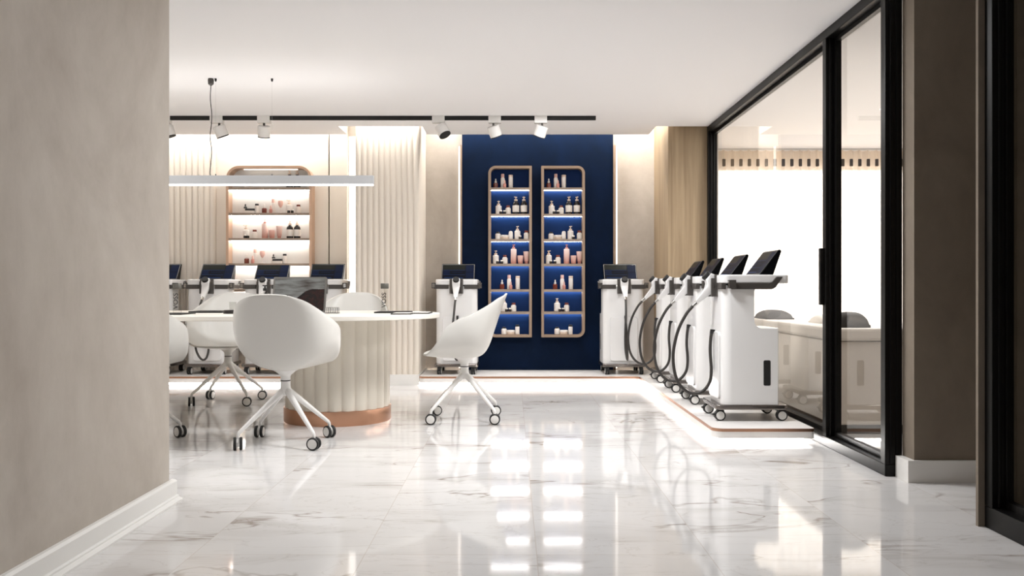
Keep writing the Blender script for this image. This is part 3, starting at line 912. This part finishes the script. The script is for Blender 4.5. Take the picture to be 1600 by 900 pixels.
# clear soap dispenser
r = empty('pump_bottle', (PX(414, 6.2), 6.2, ZT)); tag(r, 'clear glass pump bottle beside the laptop screen', 'pump bottle')
m = MB(); m.lathe([(0.030, 0), (0.034, 0.004), (0.034, 0.115), (0.028, 0.138), (0.013, 0.150), (0.013, 0.160)], 24); m.build('body', 'bottle_glass', r, smooth=0.6)
m = MB(); m.lathe([(0.0345, 0.03), (0.0348, 0.031), (0.0348, 0.108), (0.0345, 0.109)], 24); m.build('label', 'lid_grey', r, smooth=0.6)
m = MB(); m.lathe([(0.014, 0.158), (0.014, 0.176), (0.006, 0.178), (0.005, 0.190), (0.016, 0.192), (0.016, 0.199)], 16); m.box(-0.006, 0.006, -0.042, 0, 0.192, 0.199); m.build('pump', 'ink', r, smooth=0.6)
# laptop
LY = 6.05
lp = empty('laptop', (PX(466, LY), LY, ZT)); tag(lp, 'open silver laptop showing a dusk landscape, behind the chair seen from behind', 'laptop')
m = MB(); m.prism(rrect(-0.183, 0.183, -0.25, 0.0, 0.012, 4), 0.0, 0.014, 'z'); m.build('keyboard_deck', 'silver', lp, smooth=0.5, bevel=0.002)
m = MB()
for i in range(5):
    for j in range(13): m.box(-0.165 + j*0.0255, -0.165 + j*0.0255 + 0.022, -0.125 + i*0.022, -0.125 + i*0.022 + 0.018, 0.014, 0.0155)
m.build('keyboard', 'black_matte', lp, smooth=None)
tl = math.radians(-14)
m = MB(); m.prism(rrect(-0.184, 0.184, 0.0, 0.250, 0.010, 4), -0.004, 0.004, 'y')
lid = m.build('lid', 'silver', lp, loc=(0, 0.004, 0.010), rot=(tl, 0, 0), smooth=0.5)
m = MB(); m.box(-0.171, 0.171, -0.0055, -0.004, 0.012, 0.238); m.build('display', 'laptop_picture', lid, smooth=None)
# wire letter rack
r = empty('letter_rack', (PX(519, 6.25), 6.25, ZT)); tag(r, 'small wire rack beside the laptop', 'rack')
m = MB(); m.prism(rrect(-0.05, 0.05, -0.03, 0.03, 0.008, 3), 0, 0.004, 'z'); m.build('base', 'dark_grey', r, smooth=0.5)
for k in range(8):
    x = -0.043 + k*0.0123
    m = MB(); m.tube([(x, -0.024, 0.004), (x, -0.024, 0.036), (x, -0.020, 0.041), (x, 0.020, 0.041), (x, 0.024, 0.036), (x, 0.024, 0.004)], 0.0014, 6)
    m.build('wire', 'dark_grey', r, smooth=0.6)

# ---------------------------------------------------------------- wall shelves
def rounded_frame(w, h, t, radii, n=8):
    outer = rrect(0, w, 0, h, [max(r, 0.0005) for r in radii], n)
    inner = rrect(t, w-t, t, h-t, [max(r - t, 0.0004) for r in radii], n)
    return outer, inner
def shelf_unit(name, px0, px1, py0, py1, Yf, Yb, t, radii, ys, strips, frame_mat, shelf_mat, back_mat, led, label, cat, thick=0.026):
    x0, x1 = PX(px0, Yf), PX(px1, Yf); z0, z1 = PZ(py1, Yf), PZ(py0, Yf)
    w, h = x1-x0, z1-z0
    r = empty(name, (x0, Yb, z0)); tag(r, label, cat)
    d = Yf - Yb
    o, i = rounded_frame(w, h, t, radii)
    m = MB(); m.ring(o, i, d, 0.0, 'y'); m.build('frame', frame_mat, r, smooth=0.5)
    if back_mat:
        m = MB(); m.prism(rrect(t*0.5, w-t*0.5, t*0.5, h-t*0.5, [max(q - t*0.5, 0.0005) for q in radii], 8), -0.012, -0.001, 'y'); m.build('back_panel', back_mat, r, smooth=None)
    if back_mat == 'white_trim':
        m = MB(); m.box(0.16, w-0.16, d*0.5, d*0.5+0.012, h-t-0.008, h-t-0.0005); m.build('light_strip', 'led_side', r, smooth=None)
    tops = []
    for kk, y in enumerate(ys):
        zt = PZ(y, Yf) - z0
        tops.append(zt + z0)
        m = MB(); m.prism([(d+0.004, zt-thick), (d+0.016, zt-thick), (d+0.016, zt-thick+0.012), (-0.012, zt-thick+0.012), (-0.012, zt), (d+0.004, zt)], t*0.8, w-t*0.8, 'x')
        s = m.build('shelf', shelf_mat, r, smooth=None)
        if strips[kk]:
            m = MB(); m.box(t*1.05, w-t*1.05, d*0.36, d*0.36+0.012, zt-thick+0.003, zt-thick+0.0115); m.build('light_strip', led, s, smooth=None)
    tops.append(z0 + t)
    return r, tops, x0, x1
YF1, YB1 = 9.0, 9.12
YS = [293, 334, 373.5, 412, 452, 487]
uA, topsA, ax0, ax1 = shelf_unit('wall_shelf', 763, 831, 259, 527, YF1, YB1, 0.026, [0.075, 0, 0, 0.075], YS, [1]*6, 'copper_matte', 'shelf_wood', 'navy_back_lit', 'led_shelf',
    'tall shelf unit on the navy panel, rounded corners towards the side-on chair', 'shelf unit')
uB, topsB, bx0, bx1 = shelf_unit('wall_shelf', 846, 914, 259, 527, YF1, YB1, 0.026, [0, 0.075, 0.075, 0][0:1] + [0.075, 0.075, 0], YS, [1]*6, 'copper_matte', 'shelf_wood', 'navy_back_lit', 'led_shelf',
    'tall shelf unit on the navy panel, rounded corners towards the glass partition', 'shelf unit')
uC, topsC, cx0, cx1 = shelf_unit('wall_shelf', 353, 487, 259, 527, 8.98, YB1, 0.025, [0.13]*4, [292.5, 332.5, 372, 411.5, 452, 487], [1]*6, 'copper_pale', 'shelf_wood', 'white_trim', 'led_cream',
    'wide copper framed shelf with glowing compartments on the cream wall', 'shelf unit')

# ---------------------------------------------------------------- bottles
def K(name, parts): return name, parts
def lathe_b(prof, seg=16, mi=0):
    def f():
        b = MB(); b.lathe(prof, seg, mi); return b
    return f
def pump_top(z, r, s=1.0):
    def f():
        b = MB(); b.lathe([(r*0.62, z), (r*0.62, z+0.014*s), (r*0.2, z+0.016*s), (r*0.17, z+0.028*s), (r*0.5, z+0.029*s), (r*0.5, z+0.037*s)], 12)
        b.box(-r*0.2, r*0.2, -r*1.5, 0, z+0.030*s, z+0.037*s); return b
    return f
def bottle_prof(r, h, neck=0.45, sh=0.14):
    return [(r*0.9, 0), (r, 0.003), (r, h*(1-sh)), (r*0.85, h*(1-sh*0.55)), (r*neck, h*(1-sh*0.15)), (r*neck, h)]
KINDS = {
 'dropper': ('dropper_bottle', [('body', lathe_b(bottle_prof(0.024, 0.055)), 'b_amber'), ('dropper_cap', lathe_b([(0.012, 0.054), (0.012, 0.070), (0.006, 0.074), (0.008, 0.088), (0.004, 0.098)]), 'b_white')]),
 'dropper_dark': ('dropper_bottle', [('body', lathe_b(bottle_prof(0.022, 0.052)), 'b_white'), ('dropper_cap', lathe_b([(0.017, 0.051), (0.017, 0.064), (0.007, 0.074), (0.008, 0.086), (0.004, 0.096)]), 'b_cap')]),
 'mist': ('spray_bottle', [('body', lathe_b([(0.019, 0), (0.021, 0.003), (0.021, 0.098), (0.016, 0.106), (0.015, 0.110)]), 'b_white'), ('cap', lathe_b([(0.0165, 0.109), (0.0165, 0.142), (0.014, 0.146)]), 'b_pink')]),
 'vial': ('vial', [('body', lathe_b(bottle_prof(0.016, 0.045)), 'b_rose'), ('cap', lathe_b([(0.009, 0.045), (0.009, 0.062), (0.005, 0.078)]), 'b_pink')]),
 'tube': ('lotion_bottle', [('body', lathe_b([(0.021, 0), (0.023, 0.003), (0.023, 0.110), (0.022, 0.113)]), 'b_white'), ('cap', lathe_b([(0.0215, 0.113), (0.0225, 0.115), (0.0225, 0.133), (0.02, 0.136)]), 'b_cream')]),
 'pump': ('pump_bottle', [('body', lathe_b(bottle_prof(0.031, 0.094, 0.4)), 'b_white'), ('pump', pump_top(0.092, 0.026, 1.15), 'b_cream')]),
 'mini': ('mini_jar', [('body', lathe_b([(0.013, 0), (0.015, 0.003), (0.015, 0.022), (0.013, 0.025)], 12), 'b_dark'), ('cap', lathe_b([(0.014, 0.025), (0.014, 0.036), (0.012, 0.038)], 12), 'b_label')]),
 'labeljar': ('label_jar', [('body', lathe_b([(0.024, 0), (0.027, 0.004), (0.027, 0.058), (0.018, 0.066), (0.016, 0.072)]), 'b_label'), ('lid', lathe_b([(0.019, 0.070), (0.020, 0.072), (0.020, 0.086), (0.018, 0.089)]), 'b_amber')]),
 'pump_dark': ('pump_bottle', [('body', lathe_b(bottle_prof(0.034, 0.140, 0.36, 0.28)), 'b_dark'), ('label', lathe_b([(0.0335, 0.022), (0.0346, 0.0225), (0.0346, 0.090), (0.0335, 0.0905)]), 'b_label'), ('pump', pump_top(0.137, 0.028, 1.1), 'b_cream')]),
 'jarcap': ('lidded_jar', [('body', lathe_b([(0.024, 0), (0.027, 0.004), (0.027, 0.052), (0.022, 0.058), (0.018, 0.060)]), 'b_white'), ('lid', lathe_b([(0.019, 0.059), (0.019, 0.072), (0.016, 0.076)]), 'b_cap')]),
 'lowjar': ('cream_jar', [('body', lathe_b([(0.040, 0), (0.042, 0.003), (0.042, 0.022), (0.040, 0.024)], 20), 'b_cream'), ('lid', lathe_b([(0.0425, 0.024), (0.043, 0.026), (0.043, 0.040), (0.040, 0.043)], 20), 'b_white')]),
 'small': ('lotion_bottle', [('body', lathe_b([(0.019, 0), (0.022, 0.004), (0.022, 0.060), (0.020, 0.064)]), 'b_white'), ('cap', lathe_b([(0.0195, 0.064), (0.0195, 0.074), (0.014, 0.082), (0.006, 0.085)]), 'b_white')]),
 'small_dark': ('lotion_bottle', [('body', lathe_b([(0.019, 0), (0.022, 0.004), (0.022, 0.074), (0.018, 0.079)]), 'b_white'), ('cap', lathe_b([(0.019, 0.079), (0.019, 0.096), (0.016, 0.099)]), 'b_cap')]),
 'pump_pink': ('pump_bottle', [('body', lathe_b([(0.028, 0), (0.030, 0.004), (0.030, 0.146), (0.026, 0.152), (0.012, 0.155)]), 'b_ombre'), ('pump', pump_top(0.154, 0.024, 1.15), 'b_rose')]),
 'votive': ('glass_candle', [('body', lathe_b([(0.022, 0), (0.025, 0.004), (0.030, 0.080), (0.029, 0.083)]), 'b_ombre'), ('wax', lathe_b([(0.026, 0.0832), (0.026, 0.0845)]), 'b_rose')]),
 'tube_pink': ('squeeze_tube', [('body', lathe_b([(0.020, 0.022), (0.023, 0.025), (0.031, 0.120), (0.032, 0.126)]), 'b_ombre'), ('cap', lathe_b([(0.018, 0), (0.019, 0.002), (0.019, 0.022)]), 'b_rose')]),
 'flatbox': ('flat_case', [('body', lambda: _box(0.046, 0.030, 0.026), 'b_white'), ('lid', lambda: _box(0.047, 0.031, 0.020, 0.026), 'b_cap')]),
 'goblet': ('perfume_stand', [('base', lathe_b([(0.026, 0), (0.026, 0.006), (0.006, 0.012), (0.005, 0.058)]), 'b_white'), ('bulb', lathe_b([(0.005, 0.058), (0.016, 0.072), (0.026, 0.098), (0.024, 0.126), (0.018, 0.130)]), 'b_pink')]),
}
def _box(a, b, h, z=0.0):
    mb = MB(); mb.prism(rrect(-a, a, -b, b, 0.005, 3), z, z+h, 'z'); return mb
PROTO = {}
def place(kind, x, y, z, label, cat, group):
    if kind not in PROTO:
        nm, parts = KINDS[kind]
        r = empty(nm)
        for pn, fn, mt in parts: fn().build(pn, mt, r, smooth=0.6)
        PROTO[kind] = r; o = r
    else:
        o = copy_tree(PROTO[kind])
    o.location = (x, y, z); o.rotation_euler = (0, 0, random.uniform(-0.35, 0.35))
    tag(o, label, cat, group)
DESC = {
 'dropper': ('amber dropper bottle with white bulb', 'bottle'), 'dropper_dark': ('white dropper bottle with black bulb', 'bottle'),
 'mist': ('slim white spray bottle with pink cap', 'bottle'), 'vial': ('tiny rose vial', 'vial'),
 'tube': ('tall white cylinder bottle', 'bottle'), 'pump': ('white pump bottle', 'bottle'), 'mini': ('tiny dark jar', 'jar'),
 'labeljar': ('white labelled jar with amber lid', 'jar'), 'pump_dark': ('dark white-labelled pump bottle', 'bottle'),
 'jarcap': ('white jar with black lid', 'jar'), 'lowjar': ('low wide cream jar', 'jar'), 'small': ('small white rounded bottle', 'bottle'),
 'small_dark': ('white bottle with black cap', 'bottle'), 'pump_pink': ('tall pink ombre pump bottle', 'bottle'),
 'votive': ('pink glass candle', 'candle'), 'tube_pink': ('pink squeeze tube', 'tube'), 'flatbox': ('flat case with black lid', 'case'), 'goblet': ('pink perfume stand', 'perfume'),
}
ORD = ['top', 'second', 'third', 'fourth', 'fifth', 'sixth', 'bottom']
rows = [
 [('dropper', 774.5, 0), ('mist', 785.5, 0), ('vial', 788.5, -.045), ('tube', 798, 0)],
 [('pump', 779, 0), ('mini', 782.5, -.045, 'before white pump'), ('mini', 788.5, -.03, 'by labelled jar'), ('labeljar', 794, 0), ('pump_dark', 806, 0, 'by labelled jar'), ('pump_dark', 818.5, 0, 'at shelf end')],
 [('jarcap', 778, 0), ('lowjar', 788.5, 0), ('small', 798, 0), ('pump', 808.5, 0), ('mini', 812.5, -.045, 'before white pump'), ('labeljar', 822.5, 0)],
 [('pump', 774.5, 0), ('mini', 777.5, -.045, 'before white pump'), ('mini', 784, -.03, 'by labelled jar'), ('labeljar', 789, 0), ('pump_pink', 802.5, 0), ('votive', 813, -.02), ('tube_pink', 822.5, 0)],
 [('dropper', 784.5, 0), ('mist', 795.5, 0), ('vial', 798, -.045), ('tube', 809, 0)],
 [('pump', 787.5, 0), ('mini', 791.5, -.045, 'before white pump'), ('mini', 797, -.03, 'by labelled jar'), ('labeljar', 802.5, 0)],
 [('jarcap', 787.5, 0), ('lowjar', 798, 0), ('small_dark', 808.5, 0)],
]
def stock(rows, tops, dx, yc, unit, group, ref=9.06):
    for i, row in enumerate(rows):
        for it in row:
            kind, px, dy = it[:3]
            d, cat = DESC[kind]
            sfx = it[3] + ', ' if len(it) > 3 else ''
            lab = '%s %son %s shelf, %s' % (d, sfx, ORD[i], unit)
            place(kind, PX(px+dx, ref), yc+dy, tops[i]+0.0005, lab, cat, group)
stock(rows, topsA, 0, 9.07, 'navy unit by side-on chair', 'cosmetics on the navy unit by the side-on chair')
rowsB = [[(a[0], a[1] + (3.0 if i in (4, 5, 6) else 0)) + tuple(a[2:]) for a in row] for i, row in enumerate(rows)]
stock([[ (a[0], a[1]-(3.0 if i in (4,5,6) else 0)) + tuple(a[2:]) for a in row] for i, row in enumerate(rowsB)], topsB, 83, 9.07, 'navy unit nearer glass', 'cosmetics on the navy unit nearer glass')
rowsC = [
 [('jarcap', 385, 0), ('pump_dark', 452, 0, 'by its twin'), ('pump_dark', 464, 0, 'at shelf end')],
 [('dropper_dark', 383, 0), ('flatbox', 391, -.01), ('small_dark', 401, 0), ('dropper', 412.5, 0), ('mist', 426.5, 0), ('vial', 424.5, -.045), ('goblet', 438, 0), ('pump', 451.5, 0), ('mini', 452.5, -.048, 'before white pump'), ('mini', 458, -.048, 'by labelled jar'), ('labeljar', 466, 0)],
 [('pump', 384, 0), ('mini', 384.5, -.048, 'before white pump'), ('mini', 389, -.048, 'by labelled jar'), ('labeljar', 397.5, 0), ('pump_pink', 413.5, 0), ('votive', 424.5, 0), ('tube_pink', 436, 0), ('pump_dark', 452.5, 0, 'by pink tube'), ('pump_dark', 464, 0, 'at shelf end')],
 [('dropper', 385, 0), ('mist', 398.5, 0), ('vial', 396.5, -.045), ('goblet', 409.5, 0), ('dropper_dark', 427, 0), ('flatbox', 434, -.01), ('small_dark', 444.5, 0)],
]
stock(rowsC, topsC, 0, 9.06, 'copper framed shelf', 'cosmetics on the copper framed shelf', 9.05)

# ---------------------------------------------------------------- ceiling track and spotlights
YT = 7.82
tr = MB(); tr.box(-4.8, PX(931, YT), YT, YT+0.035, H-0.034, H)
tag(tr.build('track_rail', 'black_matte', smooth=None), 'long black lighting track on the ceiling', 'track')
def spot(px, aim, label):
    r = empty('track_spotlight', (PX(px, YT), YT+0.0, H-0.034)); tag(r, label, 'spotlight', 'white spotlights on the ceiling track')
    a = MB(); a.prism([(-0.012, -0.028), (0.047, -0.028), (0.047, -0.001), (-0.001, -0.001), (-0.001, 0.0335), (-0.012, 0.0335)], -0.055, 0.055, 'x'); a.build('adapter', 'white_gloss', r, smooth=0.5)
    T = Matrix.Translation((0.020*aim[2], 0.018, -0.066)) @ Vector((aim[0], aim[1], -1)).normalized().to_track_quat('-Z', 'Y').to_matrix().to_4x4()
    h = MB(); h.lathe([(0.040, -0.080), (0.053, -0.080), (0.055, -0.072), (0.055, 0.008), (0.050, 0.014), (0.012, 0.016)], 24, T=T)
    hd = h.build('lamp_head', 'white_gloss', r, smooth=0.6)
    l = MB(); l.lathe([(0.0535, -0.088), (0.0535, -0.0795)], 24, T=T); l.build('lens', 'black_matte', hd, smooth=0.6)
    b = MB(); b.tube([(0.020*aim[2], 0.018, -0.02), (0.020*aim[2], 0.018, -0.058)], 0.010, 10); b.build('swivel', 'dark_grey', r, smooth=0.6)
    return r
for px, aim, lab in ((256, (0.3, 0.1, 1), 'white track spotlight half hidden by the taupe wall edge'),
                     (338, (0.35, 0.25, 1), 'white track spotlight behind the hanging power cord'),
                     (412, (-0.12, 0.35, -0.1), 'white track spotlight second along, above the copper framed shelf'),
                     (685, (0.55, -0.35, 1), 'white track spotlight with black lens showing, above the plaster by the fluted pier'),
                     (773, (0.35, 0.3, -0.6), 'white track spotlight above the navy unit by the side-on chair'),
                     (845, (-0.35, 0.3, 0.6), 'white track spotlight nearest the free end of the track')):
    spot(px, aim, lab.replace('nearest the', 'next to the'))

# ---------------------------------------------------------------- pendant
YPEN = 6.43
zt, zb = PZ(274.5, YPEN), PZ(288, YPEN)
pr = empty('pendant_light', (PX(584, YPEN), YPEN, zb)); tag(pr, 'long white linear pendant light above the conference table', 'pendant light')
Lb = 2.9
m = MB(); m.box(-Lb, 0, -0.02, 0.02, 0.0, zt-zb); m.build('housing', 'pendant', pr, smooth=None, bevel=0.002)
m = MB(); m.box(-Lb+0.004, -0.004, -0.019, 0.019, -0.008, 0.0005); m.build('diffuser', 'pendant_glow', pr, smooth=None)
X0 = PX(584, YPEN)
for px in (337, 425):
    x = PX(px, YPEN) - X0
    m = MB(); m.tube([(x, 0, zt-zb), (x, 0, H-zb)], 0.0006, 6); m.build('suspension_wire', 'chrome', pr, smooth=0.6)
    m = MB(); m.lathe([(0.004, H-zb-0.022), (0.008, H-zb-0.012), (0.008, H-zb)], 12, T=Matrix.Translation((x, 0, 0))); m.build('ceiling_fixing', 'rubber', pr, smooth=0.6)
    m = MB(); m.lathe([(0.004, zt-zb), (0.004, zt-zb+0.012)], 10, T=Matrix.Translation((x, 0, 0))); m.build('wire_fixing', 'rubber', pr, smooth=0.6)
xc = PX(329.5, YPEN) - X0
hz = H - zb
m = MB(); m.lathe([(0.006, hz-0.052), (0.020, hz-0.040), (0.022, hz-0.010), (0.018, hz)], 16, T=Matrix.Translation((xc, 0, 0))); m.build('ceiling_cup', 'dark_grey', pr, smooth=0.6)
ctrl = [(xc, 0, hz-0.05), (xc-0.004, 0, hz-0.15), (xc+0.006, 0, hz-0.25), (xc+0.004, 0, hz-0.33), (xc-0.006, 0, hz-0.42), (xc+0.006, 0, hz-0.52), (xc+0.001, 0, hz-0.60), (xc-0.006, 0, hz-0.68), (xc-0.003, 0, zt-zb)]
m = MB(); m.tube(catmull(ctrl, 5), 0.003, 8); m.build('power_cord', 'rubber', pr, smooth=0.8)

# ---------------------------------------------------------------- treatment room behind the glass
bd = empty('treatment_bed', (2.02, 5.60, 0)); tag(bd, 'beige upholstered treatment bed behind the glass partition', 'bed')
m = MB(); m.prism(rrect(0, 0.85, 0, 2.05, 0.05, 5), 0.594, 0.675, 'z'); m.build('mattress', 'upholstery', bd, smooth=0.5, bevel=0.02, bseg=3)
m = MB(); m.box(0.02, 0.83, 0.02, 2.03, 0.06, 0.59); m.build('base', 'upholstery', bd, smooth=None, bevel=0.01)
m = MB(); m.box(0.06, 0.79, 0.06, 1.99, 0.0, 0.06); m.build('plinth', 'dark_grey', bd, smooth=None)
def cushion(name, loc, size, mat, label, cat, rz=0.0, wedge=False):
    a, b, h = size
    m = MB()
    nu, nv = 16, 12; v = []; f = []
    # soft pillow: superellipse outline, domed top
    for j in range(nv+1):
        for i in range(nu+1):
            x = -1 + 2*i/nu; y = -1 + 2*j/nv
            d = max(0.0, (1-abs(x)**3.0)*(1-abs(y)**3.0))**0.5
            v.append((x*a, y*b, h*(0.18 + 0.82*d)))
    for j in range(nv):
        for i in range(nu):
            q_ = j*(nu+1)+i; f.append((q_, q_+1, q_+nu+2, q_+nu+1))
    o_ = len(v)
    for (x, y, z) in list(v): v.append((x, y, 0.0))
    for j in range(nv):
        for i in range(nu):
            q_ = o_+j*(nu+1)+i; f.append((q_, q_+nu+1, q_+nu+2, q_+1))
    for i in range(nu):
        f.append((i, o_+i, o_+i+1, i+1)); e = nv*(nu+1); f.append((e+i, e+i+1, o_+e+i+1, o_+e+i))
    for j in range(nv):
        e = j*(nu+1); f.append((e, e+nu+1, o_+e+nu+1, o_+e)); e2 = e+nu; f.append((e2, o_+e2, o_+e2+nu+1, e2+nu+1))
    m.add(v, f)
    return tag(m.build(name, mat, loc=loc, rot=(0, 0, rz), smooth=0.9), label, cat)
cushion('pillow', (2.17, 7.35, 0.675), (0.11, 0.20, 0.075), 'dark_fabric', 'dark pillow at the far end of the bed behind the glass', 'pillow')
cushion('towel', (2.30, 6.45, 0.675), (0.10, 0.13, 0.065), 'towel', 'folded pale towel on the bed behind the glass', 'towel')
cushion('bolster', (2.20, 5.78, 0.675), (0.10, 0.10, 0.10), 'dark_fabric', 'dark knee bolster at the near end of the bed behind the glass', 'bolster')

# curtain
cr = empty('curtain', (1.96, 9.68, 0)); tag(cr, 'pleated sheer curtain across the bright window behind the glass', 'curtain')
m = MB(); v = []; f = []
per = 0.0925; n = int(2.9/per*8)
for i in range(n+1):
    x = i*per/8
    y = 0.028*math.sin(2*PI*x/per) + 0.004*math.sin(17*x)
    v += [(x, y, 0.02), (x, y, H-0.015)]
for i in range(n): f.append((2*i, 2*i+2, 2*i+3, 2*i+1))
m.add(v, f); m.build('pleated_cloth', 'curtain', cr, smooth=1.2)
m = MB(); m.box(0, 2.9, -0.02, 0.02, H-0.022, H-0.002); m.build('curtain_rail', 'white_trim', cr, smooth=None)
for k in range(26):
    x = (k+0.75)*per
    m = MB(); m.prism(rrect(x-0.017, x+0.017, 2.255, 2.335, 0.006, 3), -0.042, -0.030, 'y'); m.build('pleat_gap', 'dots', cr, smooth=0.5)  # dark plate in each groove, drawn for the shaded gap between pleats

# ---------------------------------------------------------------- lights
def area(name, loc, sx, sy, power, col=(1, 1, 1), rot=(0, 0, 0)):
    l = bpy.data.lights.new(name, 'AREA'); l.shape = 'RECTANGLE'; l.size = sx; l.size_y = sy; l.energy = power; l.color = col
    o = bpy.data.objects.new(name, l); COL.objects.link(o); o.location = loc; o.rotation_euler = rot
    return o
WC = (1.0, 0.975, 0.94)
area('cove_light', (0.25, 8.95, 2.74), 2.1, 0.05, 19, WC, (math.radians(12), 0, 0))
area('cove_light', (-3.25, 8.95, 2.74), 3.2, 0.05, 25, WC, (math.radians(12), 0, 0))
area('cove_light', (-1.23, 8.40, 2.74), 0.75, 0.05, 8, WC, (math.radians(8), 0, 0))
area('cove_light', (1.41, 8.75, 2.74), 0.05, 0.7, 9, WC)
# the upward half of the linear pendant
area('pendant_uplight', (X0 - Lb/2, YPEN, zt + 0.004), Lb - 0.05, 0.03, 4, (1.0, 0.98, 0.96), (PI, 0, 0))
# fill lights added just under the ceiling, without any fittings
for x, y, p in ((0.0, 2.4, 7), (0.2, 5.0, 52), (0.4, 7.2, 16), (-3.2, 5.0, 32)):
    area('ceiling_fill', (x, y, H-0.01), 0.6, 0.6, p, (0.985, 0.99, 1.0))
area('treatment_room_fill', (3.4, 7.2, H-0.01), 1.0, 1.0, 80, (0.97, 0.98, 1.0))  # unseen fill added to brighten the room behind the glass

w = bpy.data.worlds.new('world'); SC.world = w; w.use_nodes = True
bg = w.node_tree.nodes['Background']; bg.inputs[0].default_value = (1.0, 0.985, 0.97, 1); bg.inputs[1].default_value = 0.5

# ---------------------------------------------------------------- camera, view
cam = bpy.data.cameras.new('camera'); co = bpy.data.objects.new('camera', cam); COL.objects.link(co)
co.location = (0, 0, CH); co.rotation_euler = (PI/2, 0, 0)
cam.sensor_width = 36.0; cam.sensor_fit = 'HORIZONTAL'; cam.lens = 36.0*F/1600.0
cam.clip_start = 0.05
SC.camera = co
vs = SC.view_settings
vs.view_transform = 'Standard'; vs.look = 'None'; vs.exposure = 0.4; vs.gamma = 1.0; vs.use_curve_mapping = False
SC.cycles.use_denoising = True
SC.cycles.max_bounces = 10; SC.cycles.transparent_max_bounces = 24; SC.cycles.glossy_bounces = 6; SC.cycles.diffuse_bounces = 5
SC.cycles.sample_clamp_indirect = 8.0
